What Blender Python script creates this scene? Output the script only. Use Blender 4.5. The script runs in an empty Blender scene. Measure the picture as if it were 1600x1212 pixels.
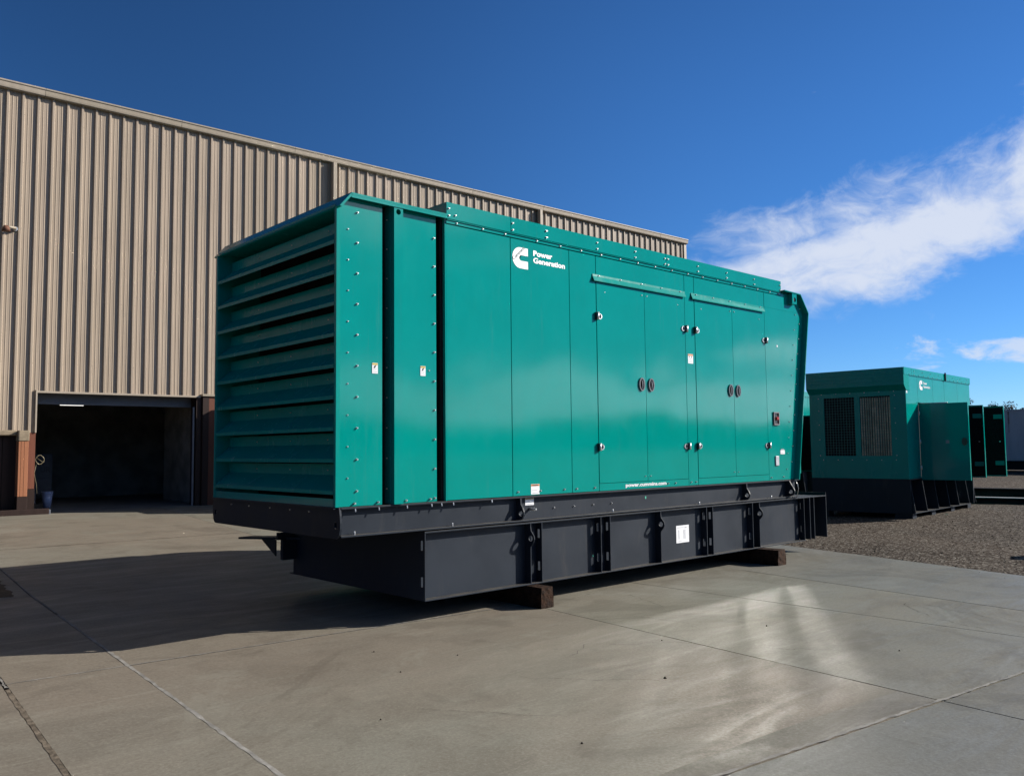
import bpy, bmesh, math, random
from mathutils import Vector, Matrix
random.seed(7)
S = bpy.context.scene
COL = S.collection
R = math.radians

# ------------------------------------------------------------------ camera
YAW, PITCH, ROLL = R(42.427), R(4.110), R(0.618)
fw = Vector((math.sin(YAW)*math.cos(PITCH), math.cos(YAW)*math.cos(PITCH), math.sin(PITCH)))
rt = Vector((math.cos(YAW), -math.sin(YAW), 0))
dn = fw.cross(rt)
c_, s_ = math.cos(ROLL), math.sin(ROLL)
rt2 = c_*rt + s_*dn
dn2 = -s_*rt + c_*dn
M = Matrix((rt2, -dn2, -fw)).transposed().to_4x4()
M.translation = Vector((-3.758, -6.303, 1.579))
cd = bpy.data.cameras.new('camera')
cam = bpy.data.objects.new('camera', cd); COL.objects.link(cam)
cam.matrix_world = M
cd.sensor_width = 36.0
cd.lens = 36.0*1322.06/1600.0
cd.clip_start = 0.1; cd.clip_end = 6000
S.camera = cam

# ------------------------------------------------------------------ light
SUN_DIR = Vector((1.72, -1.10, 1.0)).normalized()      # towards the sun
SUN_EL = math.asin(SUN_DIR.z)
SUN_AZ = math.atan2(SUN_DIR.x, SUN_DIR.y)              # from +Y towards +X
sd = bpy.data.lights.new('sun', 'SUN'); sd.energy = 5.0; sd.angle = R(0.5); sd.color = (1.0, 0.93, 0.83)
so = bpy.data.objects.new('sun', sd); COL.objects.link(so)
so.rotation_euler = SUN_DIR.to_track_quat('Z', 'Y').to_euler()
so.location = (20, -20, 30)
S.view_settings.view_transform = 'Standard'
S.view_settings.look = 'None'
S.view_settings.exposure = 0.85
S.view_settings.gamma = 1.0
S.view_settings.use_curve_mapping = False
S.cycles.max_bounces = 8
S.cycles.caustics_reflective = True
S.cycles.blur_glossy = 0.0
S.cycles.sample_clamp_indirect = 0.0
S.cycles.use_guiding = True
S.cycles.use_surface_guiding = True
S.cycles.use_volume_guiding = False
S.cycles.guiding_training_samples = 96

SKY = 0.05
w = bpy.data.worlds.new('World'); S.world = w; w.use_nodes = True
nt = w.node_tree; nt.nodes.clear()


class NT:
    """small helper to write node trees"""
    def __init__(s, tree): s.t = tree
    def n(s, typ, **k):
        nd = s.t.nodes.new(typ)
        for a, b in k.items(): setattr(nd, a, b)
        return nd
    def sock(s, v, inp):
        if v is None: return
        if hasattr(v, 'is_output'): s.t.links.new(v, inp)
        else: inp.default_value = v
    def m(s, op, a, b=None, c=None, clamp=False):
        nd = s.n('ShaderNodeMath', operation=op, use_clamp=clamp)
        s.sock(a, nd.inputs[0]); s.sock(b, nd.inputs[1]); s.sock(c, nd.inputs[2])
        return nd.outputs[0]
    def ss(s, v, lo, hi, a=0.0, b=1.0):
        nd = s.n('ShaderNodeMapRange', interpolation_type='SMOOTHSTEP')
        s.sock(v, nd.inputs[0]); s.sock(lo, nd.inputs[1]); s.sock(hi, nd.inputs[2]); s.sock(a, nd.inputs[3]); s.sock(b, nd.inputs[4])
        return nd.outputs[0]
    def noise(s, vec, scale, detail=4, rough=.55, dist=0.0, dims='3D'):
        nd = s.n('ShaderNodeTexNoise', noise_dimensions=dims)
        s.sock(vec, nd.inputs['Vector']); nd.inputs['Scale'].default_value = scale
        nd.inputs['Detail'].default_value = detail; nd.inputs['Roughness'].default_value = rough
        nd.inputs['Distortion'].default_value = dist
        return nd.outputs['Fac']
    def mix(s, f, a, b, blend='MIX'):
        nd = s.n('ShaderNodeMix', data_type='RGBA', blend_type=blend)
        s.sock(f, nd.inputs[0])
        for v, i in ((a, 6), (b, 7)):
            if isinstance(v, (tuple, list)) and len(v) == 3: v = (*v, 1)
            s.sock(v, nd.inputs[i])
        return nd.outputs[2]
    def comb(s, x, y, z):
        nd = s.n('ShaderNodeCombineXYZ')
        for i, v in enumerate((x, y, z)): s.sock(v, nd.inputs[i])
        return nd.outputs[0]
    def gauss(s, x, c, wd):
        d = s.m('DIVIDE', s.m('SUBTRACT', x, c), wd)
        return s.m('EXPONENT', s.m('MULTIPLY', s.m('MULTIPLY', d, d), -1.0))


W = NT(nt)
sky = W.n('ShaderNodeTexSky', sky_type='NISHITA', sun_disc=False, sun_elevation=SUN_EL, sun_rotation=SUN_AZ,
          altitude=1500.0, air_density=1.0, dust_density=0.0, ozone_density=10.0)
hsv = W.n('ShaderNodeHueSaturation')
hsv.inputs['Saturation'].default_value = 1.05
hsv.inputs['Value'].default_value = 1.0
nt.links.new(sky.outputs[0], hsv.inputs['Color'])
tc = W.n('ShaderNodeTexCoord')
sep = W.n('ShaderNodeSeparateXYZ'); nt.links.new(tc.outputs['Generated'], sep.inputs[0])
dx, dy, dz = sep.outputs
DEG = 57.29578
az = W.m('MULTIPLY', W.m('ARCTAN2', dx, dy), DEG)
el = W.m('MULTIPLY', W.m('ARCSINE', dz), DEG)
# wind-torn cloud: noise in azimuth / elevation space, warped by a second noise
base = W.comb(W.m('MULTIPLY', az, .10), W.m('MULTIPLY', el, .16), 3.7)
wn_ = W.n('ShaderNodeTexNoise'); nt.links.new(base, wn_.inputs['Vector']); wn_.inputs['Scale'].default_value = 1.1; wn_.inputs['Detail'].default_value = 3
wv = W.n('ShaderNodeVectorMath', operation='MULTIPLY_ADD'); nt.links.new(wn_.outputs['Color'], wv.inputs[0]); wv.inputs[1].default_value = (.9, .9, .9); nt.links.new(base, wv.inputs[2])
n1 = W.noise(wv.outputs[0], 1.5, 10, .64)
n3 = W.noise(wv.outputs[0], .62, 3, .5)
n2 = W.noise(W.comb(W.m('MULTIPLY', az, .26), W.m('MULTIPLY', el, .62), 9.1), 1.0, 8, .6, .3)
# the rising bank: its centre climbs with azimuth
daz = W.m('SUBTRACT', az, 55.0)
elc = W.m('ADD', 10.4, W.m('MULTIPLY', W.m('MULTIPLY', daz, daz), 0.0125))
elc = W.m('MINIMUM', elc, 24.0)
wid = W.m('ADD', 2.4, W.m('MULTIPLY', W.m('MAXIMUM', daz, 0.0), 0.10))
bank = W.m('MULTIPLY', W.gauss(el, elc, wid), W.ss(az, 46.0, 54.0))
wisps = W.m('MULTIPLY', W.gauss(el, W.m('ADD', elc, 2.6), 3.0), W.m('MULTIPLY', W.ss(az, 49.0, 58.0), .66))
nl = W.noise(W.comb(W.m('MULTIPLY', az, .17), W.m('MULTIPLY', el, .34), 5.3), 1.0, 8, .58, .25)
low = W.m('ADD', nl, W.m('MULTIPLY', W.m('SUBTRACT', 6.3, el), .085))
low = W.m('MULTIPLY', W.ss(low, .52, .68), W.m('MULTIPLY', W.ss(az, 104.0, 117.0), W.ss(az, 185.0, 140.0)))
puff = W.m('MULTIPLY', W.gauss(el, 5.4, 1.3), W.m('MULTIPLY', W.ss(az, 62.0, 69.0), W.ss(az, 100.0, 82.0)))
bias = W.m('MAXIMUM', bank, wisps)
nn = W.m('ADD', W.m('MULTIPLY', n1, .75), W.m('MULTIPLY', n3, .25))
dens = W.ss(W.m('ADD', nn, W.m('MULTIPLY', bias, .50)), .68, .97)
dens2 = W.ss(W.m('ADD', n2, W.m('MULTIPLY', puff, .29)), .70, .86)
dens = W.m('MULTIPLY', W.m('MAXIMUM', W.m('MAXIMUM', dens, W.m('MULTIPLY', low, .85)), W.m('MULTIPLY', dens2, .8)), .95)
cl = tuple(v/SKY for v in (0.39, 0.425, 0.50))
# clear dry air: the whole dome is paler low down and deeper overhead
grad = W.n('ShaderNodeMapRange', interpolation_type='SMOOTHSTEP')
W.sock(el, grad.inputs[0])
for i_, v_ in ((1, 18.0), (2, 66.0), (3, .90), (4, .29)): grad.inputs[i_].default_value = v_
clear = W.n('ShaderNodeVectorMath', operation='SCALE')
nt.links.new(hsv.outputs[0], clear.inputs[0])
# clouds turned towards the sun shine brighter, and so does the clear sky
dt = W.n('ShaderNodeVectorMath', operation='DOT_PRODUCT'); nt.links.new(tc.outputs['Generated'], dt.inputs[0]); dt.inputs[1].default_value = SUN_DIR
sunside = W.m('ADD', 1.0, W.m('MULTIPLY', W.ss(dt.outputs['Value'], -.12, .50), .66))
nt.links.new(W.m('MULTIPLY', grad.outputs[0], sunside), clear.inputs['Scale'])
fsc = W.m('ADD', 1.0, W.m('MULTIPLY', W.ss(dt.outputs['Value'], .72, .99), 3.3))
cls = W.n('ShaderNodeVectorMath', operation='SCALE'); cls.inputs[0].default_value = cl; nt.links.new(fsc, cls.inputs['Scale'])
skycol = W.mix(dens, clear.outputs[0], cls.outputs[0])
bg = W.n('ShaderNodeBackground'); bg.inputs[1].default_value = SKY
nt.links.new(skycol, bg.inputs[0])
wo = W.n('ShaderNodeOutputWorld'); nt.links.new(bg.outputs[0], wo.inputs[0])


# ------------------------------------------------------------------ materials
def mat(name, color, rough=.5, metal=0.0, coat=0.0, coat_rough=.08, bump=None, var=None, spec=.5, emit=None):
    """var=(scale, amount) mottles the colour; bump=(scale, strength, distance)"""
    m = bpy.data.materials.new(name); m.use_nodes = True
    t = m.node_tree; b = t.nodes['Principled BSDF']; N = NT(t)
    b.inputs['Base Color'].default_value = (*color, 1)
    b.inputs['Roughness'].default_value = rough
    b.inputs['Metallic'].default_value = metal
    b.inputs['Coat Weight'].default_value = coat
    b.inputs['Coat Roughness'].default_value = coat_rough
    b.inputs['Specular IOR Level'].default_value = spec if rough < .55 else .1
    if emit:
        b.inputs['Emission Color'].default_value = (*emit[0], 1); b.inputs['Emission Strength'].default_value = emit[1]
    if var or bump:
        g = N.n('ShaderNodeNewGeometry').outputs['Position']
    if var:
        f = N.noise(g, var[0], 5, .6)
        f2 = N.ss(f, .3, .7)
        lo = tuple(c*(1-var[1]) for c in color); hi = tuple(min(1, c*(1+var[1])) for c in color)
        t.links.new(N.mix(f2, lo, hi), b.inputs['Base Color'])
        t.links.new(N.ss(f, .25, .75, max(.02, rough*.85), min(1, rough*1.15)), b.inputs['Roughness'])
    if bump:
        bn = N.n('ShaderNodeBump'); bn.inputs['Strength'].default_value = bump[1]; bn.inputs['Distance'].default_value = bump[2]
        t.links.new(N.noise(g, bump[0], 3, .5), bn.inputs['Height'])
        t.links.new(bn.outputs[0], b.inputs['Normal'])
        if coat: t.links.new(bn.outputs[0], b.inputs['Coat Normal'])
    return m


def green_paint(name='green_enamel', coat=.70, cr=(.06, .11)):
    m = bpy.data.materials.new(name); m.use_nodes = True
    t = m.node_tree; b = t.nodes['Principled BSDF']; N = NT(t)
    g = N.n('ShaderNodeNewGeometry').outputs['Position']
    b.inputs['Roughness'].default_value = .45
    b.inputs['Specular IOR Level'].default_value = .0
    b.inputs['Coat Weight'].default_value = coat
    f = N.noise(g, 1.6, 6, .62)
    mpd = N.n('ShaderNodeMapping'); mpd.inputs['Scale'].default_value = (7, 7, .5); t.links.new(g, mpd.inputs[0])
    dr_ = N.m('MULTIPLY', N.ss(N.noise(mpd.outputs[0], 1.6, 7, .7, .3), .55, .80), .10)
    t.links.new(N.mix(dr_, N.mix(N.ss(f, .3, .72), (0.0002, .184, .160), (0.0004, .202, .178)), (.13, .17, .15)), b.inputs['Base Color'])
    # handling smears and dust: the gloss varies
    mp = N.n('ShaderNodeMapping'); mp.inputs['Scale'].default_value = (2.4, 2.4, .8); t.links.new(g, mp.inputs[0])
    sm = N.noise(mp.outputs[0], 2.2, 8, .65, .6)
    t.links.new(N.ss(sm, .45, .75, *cr), b.inputs['Coat Roughness'])
    # sheet-metal oil-canning
    bn = N.n('ShaderNodeBump'); bn.inputs['Strength'].default_value = .5; bn.inputs['Distance'].default_value = .0042
    mp2 = N.n('ShaderNodeMapping'); mp2.inputs['Scale'].default_value = (1.7, 1.0, .6); t.links.new(g, mp2.inputs[0])
    t.links.new(N.noise(mp2.outputs[0], .9, 1, .3), bn.inputs['Height'])
    bf = N.n('ShaderNodeBump'); bf.inputs['Strength'].default_value = .05; bf.inputs['Distance'].default_value = .001
    t.links.new(N.noise(g, 260, 2, .5), bf.inputs['Height']); t.links.new(bn.outputs[0], bf.inputs['Normal'])
    t.links.new(bf.outputs[0], b.inputs['Normal']); t.links.new(bf.outputs[0], b.inputs['Coat Normal'])
    return m


def concrete(name, warm, grey, seed):
    m = bpy.data.materials.new(name); m.use_nodes = True
    t = m.node_tree; b = t.nodes['Principled BSDF']; N = NT(t)
    g0 = N.n('ShaderNodeNewGeometry').outputs['Position']
    va = N.n('ShaderNodeVectorMath', operation='ADD'); t.links.new(g0, va.inputs[0]); va.inputs[1].default_value = (seed*7.3, seed*3.1, 0)
    g = va.outputs[0]
    big = N.noise(g, .28, 4, .55, .4)
    med = N.noise(g, 1.3, 7, .66, .5)
    mp = N.n('ShaderNodeMapping'); mp.inputs['Scale'].default_value = (.45, 2.2, 1); mp.inputs['Rotation'].default_value = (0, 0, .5); t.links.new(g, mp.inputs[0])
    sw = N.noise(mp.outputs[0], 1.6, 7, .68, .9)          # trowel sweeps
    fine = N.noise(g, 34, 4, .7)
    grit = N.noise(g, 150, 2, .6)
    c = N.mix(N.ss(big, .36, .66), warm, grey)
    c = N.mix(N.m('MULTIPLY', N.ss(med, .46, .66), .46), c, tuple(v*.62 for v in warm))
    c = N.mix(N.m('MULTIPLY', N.ss(sw, .52, .70), .46), c, tuple(min(1, v*1.34) for v in grey))
    c = N.mix(N.m('MULTIPLY', N.ss(sw, .44, .25), .34), c, tuple(v*.66 for v in grey))
    c = N.mix(N.m('MULTIPLY', N.ss(fine, .42, .72), .28), c, tuple(v*.72 for v in warm))
    c = N.mix(N.m('MULTIPLY', N.ss(grit, .55, .72), .5), c, tuple(v*.5 for v in warm))
    c = N.mix(N.m('MULTIPLY', N.ss(N.noise(g, 75, 3, .7), .52, .70), .30), c, tuple(min(1, v*1.35) for v in grey))
    gr1 = N.noise(g, 48, 3, .75); gr2 = N.noise(g, 21, 4, .7)
    c = N.mix(N.m('MULTIPLY', N.ss(gr1, .50, .66), .36), c, tuple(v*.58 for v in warm))
    c = N.mix(N.m('MULTIPLY', N.ss(gr1, .48, .36), .30), c, tuple(min(1, v*1.5) for v in grey))
    c = N.mix(N.m('MULTIPLY', N.ss(gr2, .50, .68), .26), c, tuple(v*.62 for v in warm))
    st = N.noise(g, .55, 9, .72, 1.4)                      # old water and oil stains with ragged edges
    c = N.mix(N.m('MULTIPLY', N.ss(st, .535, .60), .36), c, tuple(v*.55 for v in warm))
    c = N.mix(N.m('MULTIPLY', N.ss(st, .43, .36), .34), c, tuple(min(1, v*1.30) for v in grey))
    spot = N.n('ShaderNodeTexVoronoi'); spot.inputs['Scale'].default_value = 1.7; t.links.new(g, spot.inputs['Vector'])
    c = N.mix(N.m('MULTIPLY', N.ss(N.m('ADD', spot.outputs['Distance'], N.m('MULTIPLY', fine, .05)), .075, .045), .5), c, tuple(v*.35 for v in warm))
    t.links.new(c, b.inputs['Base Color'])
    t.links.new(N.ss(sw, .3, .7, .62, .40), b.inputs['Roughness'])
    b.inputs['Specular IOR Level'].default_value = .10
    bn = N.n('ShaderNodeBump'); bn.inputs['Strength'].default_value = .35; bn.inputs['Distance'].default_value = .004
    t.links.new(N.m('ADD', N.m('MULTIPLY', fine, .6), N.m('MULTIPLY', med, 1.2)), bn.inputs['Height'])
    t.links.new(bn.outputs[0], b.inputs['Normal'])
    return m


def gravel_mat():
    m = bpy.data.materials.new('gravel_ground'); m.use_nodes = True
    t = m.node_tree; b = t.nodes['Principled BSDF']; N = NT(t)
    g = N.n('ShaderNodeNewGeometry').outputs['Position']
    big = N.noise(g, .22, 6, .62, .4)
    fine = N.noise(g, 11, 6, .8)
    vor = N.n('ShaderNodeTexVoronoi'); vor.inputs['Scale'].default_value = 34; t.links.new(g, vor.inputs['Vector'])
    c = N.mix(N.ss(big, .36, .64), (.046, .035, .027), (.025, .0200, .016))
    c = N.mix(N.m('MULTIPLY', N.ss(fine, .42, .68), .6), c, (.075, .062, .05))
    bw = N.n('ShaderNodeRGBToBW'); t.links.new(vor.outputs['Color'], bw.inputs[0])
    c = N.mix(N.m('MULTIPLY', N.ss(bw.outputs[0], .55, .85), .45), c, (.36, .33, .29))
    t.links.new(c, b.inputs['Base Color']); b.inputs['Roughness'].default_value = .95; b.inputs['Specular IOR Level'].default_value = .05
    bn = N.n('ShaderNodeBump'); bn.inputs['Strength'].default_value = .7; bn.inputs['Distance'].default_value = .012
    t.links.new(N.m('ADD', vor.outputs['Distance'], fine), bn.inputs['Height']); t.links.new(bn.outputs[0], b.inputs['Normal'])
    return m


def streaked(name, color, rough, amount=.12, scale=(9, 9, .35)):
    """sheet siding: faint vertical rain streaks and chalking"""
    m = bpy.data.materials.new(name); m.use_nodes = True
    t = m.node_tree; b = t.nodes['Principled BSDF']; N = NT(t)
    g = N.n('ShaderNodeNewGeometry').outputs['Position']
    mp = N.n('ShaderNodeMapping'); mp.inputs['Scale'].default_value = scale; t.links.new(g, mp.inputs[0])
    f = N.noise(mp.outputs[0], 1.0, 6, .65)
    f2 = N.noise(g, .5, 5, .6)
    c = N.mix(N.ss(f, .3, .7), tuple(v*(1-amount) for v in color), tuple(v*(1+amount) for v in color))
    c = N.mix(N.m('MULTIPLY', N.ss(f2, .5, .75), .25), c, tuple(v*.8 for v in color))
    oi = N.n('ShaderNodeObjectInfo')
    c = N.mix(1.0, c, N.comb(*[N.ss(oi.outputs['Random'], 0, 1, lo_, hi_) for lo_, hi_ in ((.93, 1.05), (.93, 1.045), (.91, 1.05))]), 'MULTIPLY')
    dirt = N.noise(g, 2.2, 8, .7, .8)
    c = N.mix(N.m('MULTIPLY', N.ss(dirt, .56, .72), .16), c, tuple(v*.45 for v in color))
    t.links.new(c, b.inputs['Base Color'])
    b.inputs['Roughness'].default_value = rough
    b.inputs['Specular IOR Level'].default_value = .2
    return m


def steel_paint():
    m = STEEL; t = m.node_tree; b = t.nodes['Principled BSDF']; N = NT(t)
    base = b.inputs['Base Color'].links[0].from_socket
    ge = N.n('ShaderNodeNewGeometry'); sp = N.n('ShaderNodeSeparateXYZ'); t.links.new(ge.outputs['Normal'], sp.inputs[0])
    n_ = N.noise(ge.outputs['Position'], 5, 6, .7)
    c = N.mix(N.m('MULTIPLY', N.ss(sp.outputs[2], .6, .95), N.ss(n_, .3, .7, .25, .75)), base, (.085, .078, .066))
    mp = N.n('ShaderNodeMapping'); mp.inputs['Scale'].default_value = (3, 3, .7); t.links.new(ge.outputs['Position'], mp.inputs[0])
    c = N.mix(N.m('MULTIPLY', N.ss(N.noise(mp.outputs[0], 2.5, 8, .7, .5), .54, .74), .30), c, (.050, .047, .043))
    c = N.mix(N.ss(N.noise(ge.outputs['Position'], 17, 3, .8), .735, .75), c, (.09, .085, .08))
    t.links.new(c, b.inputs['Base Color'])
GREEN = green_paint()
GREEND = green_paint('green_enamel_dusty', .35, (.22, .34))
STEEL = mat('charcoal_steel', (.0128, .0178, .0262), .52, var=(1.6, .14), bump=(1.2, .3, .006), spec=.14)
steel_paint()
DARKIN = mat('dark_interior', (.012, .014, .015), .8, var=(3, .3))
BLACK = mat('black_plastic', (.012, .012, .013), .32, var=(20, .2))
ZINC = mat('zinc_bolt', (.56, .56, .55), .34, metal=.85, var=(40, .1))
ZINC_old = mat('bright_zinc', (.78, .78, .76), .26, metal=.9, var=(40, .1))
CHROME = mat('polished_hinge', (.72, .72, .72), .34, metal=.75, var=(30, .08))
WHITE = mat('white_decal', (.60, .61, .63), .4, var=(30, .03))
ORANGE = mat('orange_print', (0.4211, 0.1403, 0.0168), .45, var=(30, .06))
YELLOW = mat('yellow_print', (0.3481, 0.2582, 0.0225), .45, var=(30, .06))
INK = mat('black_ink', (0.0153, 0.0153, 0.0178), .5, var=(30, .2))
INKG = mat('grey_ink', (0.1940, 0.2042, 0.2297), .5, var=(30, .1))
SCRIPT = mat('green_ink', (0.0051, 0.0510, 0.0434), .5, var=(30, .1))
RED = mat('red_button', (0.3164, 0.0102, 0.0061), .3, var=(30, .1))
TOUCHUP = mat('green_touch_up', (0.0256, 0.3164, 0.2143), .5, var=(40, .1))
SIDING = streaked('tan_siding', (.272, .222, .172), .42)
TRIM = streaked('tan_trim', (.285, .245, .195), .45, .07)
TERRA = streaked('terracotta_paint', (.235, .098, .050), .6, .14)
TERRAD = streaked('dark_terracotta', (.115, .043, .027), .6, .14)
BROWN_SHADE = streaked('brown_paint_and_shade', (.020, .0108, .0088), .6, .2)  # brown paint, deepened so the colour also carries shade on the wall foot
CAPST = mat('stone_cap', (0.2143, 0.1736, 0.1225), .8, var=(5, .18), bump=(20, .4, .01))
LINTEL = mat('grey_lintel', (0.1021, 0.1123, 0.1378), .5, var=(3, .15))
INWALL = mat('interior_wall', (.19, .18, .16), .8, var=(2, .3))
INFLOOR = mat('interior_floor', (.15, .14, .13), .6, var=(2, .3))
PAIL = mat('blue_white_pail', (0.2143, 0.2552, 0.3982), .4, var=(6, .08))
HOSE = mat('pale_hose', (.20, .17, .10), .5, var=(12, .15))
BOARD = mat('grey_board', (0.0817, 0.0868, 0.1021), .6, var=(4, .12))
TUBE = mat('lamp_tube', (.9, .9, .9), .5, emit=((1, .97, .92), .8))
TIE = mat('creosoted_timber', (0.0230, 0.0123, 0.0077), .85, var=(14, .55), bump=(26, .9, .02))
CONW = concrete('concrete_warm', (.178, .153, .122), (.175, .167, .138), 1)
CONG = concrete('concrete_grey', (.180, .164, .130), (.172, .170, .146), 2)
CONN = concrete('concrete_cool', (.158, .151, .128), (.150, .154, .143), 3)
CONP = concrete('concrete_patch_mix', (.172, .154, .122), (.170, .164, .140), 2)
JOINTD = mat('joint_dark', (0.0510, 0.0434, 0.0347), .9, var=(9, .4))
SEAL = mat('pale_sealant', (0.2042, 0.1965, 0.1812), .7, var=(8, .3), bump=(40, .5, .004))
SEALB = mat('brown_sealant', (.118, .098, .075), .85, var=(14, .5), bump=(50, .8, .006))
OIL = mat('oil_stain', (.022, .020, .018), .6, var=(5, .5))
CRACK = mat('crack_dark', (0.0434, 0.0357, 0.0281), .95, var=(9, .3))
GRAVEL = gravel_mat()
STONE = mat('gravel_stone', (.050, .040, .031), .9, var=(2.7, .5))
MESHW = mat('guard_wire', (.03, .14, .125), .5, var=(10, .2))
FOAM = mat('black_foam', (.010, .010, .011), .95, var=(30, .4), bump=(60, .8, .01))
CORE = mat('radiator_core', (.32, .275, .22), .55, metal=.3, var=(6, .3))
TRAILER = streaked('white_container', (.46, .43, .41), .6, .1, (1.5, 1.5, .2))
RUST = mat('rust_stain', (.24, .19, .16), .8, var=(4, .3))
BEAMD = mat('dark_beam', (0.0256, 0.0230, 0.0214), .7, var=(4, .4))
BEAMW = mat('pale_beam_edge', (0.3063, 0.3011, 0.2858), .5, var=(4, .15))
BARK = mat('tree_bark', (0.0510, 0.0383, 0.0281), .9, var=(9, .3))
LEAF = mat('tree_leaf', (0.0383, 0.0357, 0.0230), .7, var=(.9, .5))
BRASS = mat('brass_fitting', (0.3164, 0.2297, 0.0817), .35, metal=.8, var=(20, .1))
HILL = mat('scrub_hill', (0.0281, 0.0316, 0.0204), .95, var=(.05, .5))


# ------------------------------------------------------------------ mesh builder
class MB:
    def __init__(s): s.v = []; s.f = []; s.mi = []; s.sm = []
    def add(s, vs, fs, mi=0, smooth=False):
        o = len(s.v); s.v += [tuple(p) for p in vs]
        s.f += [tuple(i+o for i in f) for f in fs]; s.mi += [mi]*len(fs); s.sm += [smooth]*len(fs)
        return s
    def box(s, x0, x1, y0, y1, z0, z1, mi=0):
        vs = [(x, y, z) for x in (x0, x1) for y in (y0, y1) for z in (z0, z1)]
        return s.add(vs, [(0, 1, 3, 2), (4, 6, 7, 5), (0, 4, 5, 1), (2, 3, 7, 6), (0, 2, 6, 4), (1, 5, 7, 3)], mi)
    def prism(s, poly, a0, a1, axis, mi=0):
        """poly: 2D points; axis 'x': (y,z), 'y': (x,z), 'z': (x,y)"""
        def P(p, a): return {'x': (a, p[0], p[1]), 'y': (p[0], a, p[1]), 'z': (p[0], p[1], a)}[axis]
        n = len(poly); vs = [P(p, a0) for p in poly]+[P(p, a1) for p in poly]
        fs = [tuple(range(n)), tuple(range(2*n-1, n-1, -1))]+[(i, n+i, n+(i+1) % n, (i+1) % n) for i in range(n)]
        return s.add(vs, fs, mi)
    def cyl(s, p, r, h, axis, n=10, r2=None, mi=0, smooth=True):
        r2 = r if r2 is None else r2
        ax = {'x': (1, 2, 0), 'y': (0, 2, 1), 'z': (0, 1, 2)}[axis]
        vs = []
        for rr, hh in ((r, 0), (r2, h)):
            for i in range(n):
                a = 2*math.pi*i/n; q = [0, 0, 0]
                q[ax[0]] = p[ax[0]]+rr*math.cos(a); q[ax[1]] = p[ax[1]]+rr*math.sin(a); q[ax[2]] = p[ax[2]]+hh
                vs.append(q)
        s.add(vs, [tuple(range(n)), tuple(range(2*n-1, n-1, -1))], mi)
        o = len(s.v)-2*n
        for i in range(n):
            s.f.append((o+i, o+n+i, o+n+(i+1) % n, o+(i+1) % n)); s.mi.append(mi); s.sm.append(smooth)
        return s
    def tube(s, pts, r, n=7, mi=0):
        pts = [Vector(p) for p in pts]; rings = []
        for i, p in enumerate(pts):
            d = (pts[min(i+1, len(pts)-1)]-pts[max(i-1, 0)]).normalized()
            u = d.cross(Vector((0, 0, 1)) if abs(d.z) < .9 else Vector((1, 0, 0))).normalized(); v = d.cross(u)
            rr = r[i] if isinstance(r, (list, tuple)) else r
            rings.append([p+u*rr*math.cos(2*math.pi*k/n)+v*rr*math.sin(2*math.pi*k/n) for k in range(n)])
        vs = [q for g in rings for q in g]; fs = []
        for i in range(len(pts)-1):
            for k in range(n): fs.append((i*n+k, i*n+(k+1) % n, (i+1)*n+(k+1) % n, (i+1)*n+k))
        fs += [tuple(range(n-1, -1, -1)), tuple((len(pts)-1)*n+k for k in range(n))]
        return s.add(vs, fs, mi, True)
    def holed(s, outer, c, r, a0, a1, axis='x', n=28, mi=0):
        """plate whose outline is star-shaped about c, with a round hole r at c"""
        def hit(a):
            d = (math.cos(a), math.sin(a)); best = 0
            for i in range(len(outer)):
                p, q = outer[i], outer[(i+1) % len(outer)]
                ex, ey = q[0]-p[0], q[1]-p[1]; den = d[0]*ey-d[1]*ex
                if abs(den) < 1e-9: continue
                wx, wy = p[0]-c[0], p[1]-c[1]
                t = (wx*ey-wy*ex)/den; u = (wx*d[1]-wy*d[0])/den
                if t > 0 and -1e-6 <= u <= 1+1e-6: best = max(best, t)
            return (c[0]+d[0]*best, c[1]+d[1]*best)
        angs = sorted([2*math.pi*i/n-math.pi for i in range(n)]+[math.atan2(p[1]-c[1], p[0]-c[0]) for p in outer])
        out = [hit(a) for a in angs]; inn = [(c[0]+r*math.cos(a), c[1]+r*math.sin(a)) for a in angs]; k = len(angs)
        def P(p, a): return {'x': (a, p[0], p[1]), 'y': (p[0], a, p[1]), 'z': (p[0], p[1], a)}[axis]
        vs = [P(p, a0) for p in out]+[P(p, a0) for p in inn]+[P(p, a1) for p in out]+[P(p, a1) for p in inn]
        fs = []
        for i in range(k):
            j = (i+1) % k
            fs += [(i, j, k+j, k+i), (2*k+i, 3*k+i, 3*k+j, 2*k+j), (i, 2*k+i, 2*k+j, j), (k+i, k+j, 3*k+j, 3*k+i)]
        return s.add(vs, fs, mi)
    def bolt(s, p, r=.013, h=.011, d=(0, -1, 0), mi=0, washer=True):
        r *= .64; h *= 1.3; d = Vector(d); u = d.orthogonal().normalized(); v = d.cross(u); p = Vector(p)
        prof = [(r*1.3, 0), (r*1.3, .002)] if washer else []
        prof += [(r, .002 if washer else 0), (r, h*.75), (r*.72, h)]
        n = 6; vs = [p+d*hh+(u*math.cos(k*math.pi/3)+v*math.sin(k*math.pi/3))*rr for rr, hh in prof for k in range(n)]
        fs = [(i*n+k, i*n+(k+1) % n, (i+1)*n+(k+1) % n, (i+1)*n+k) for i in range(len(prof)-1) for k in range(n)]
        fs.append(tuple((len(prof)-1)*n+k for k in range(n)))
        return s.add(vs, fs, mi)
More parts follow.
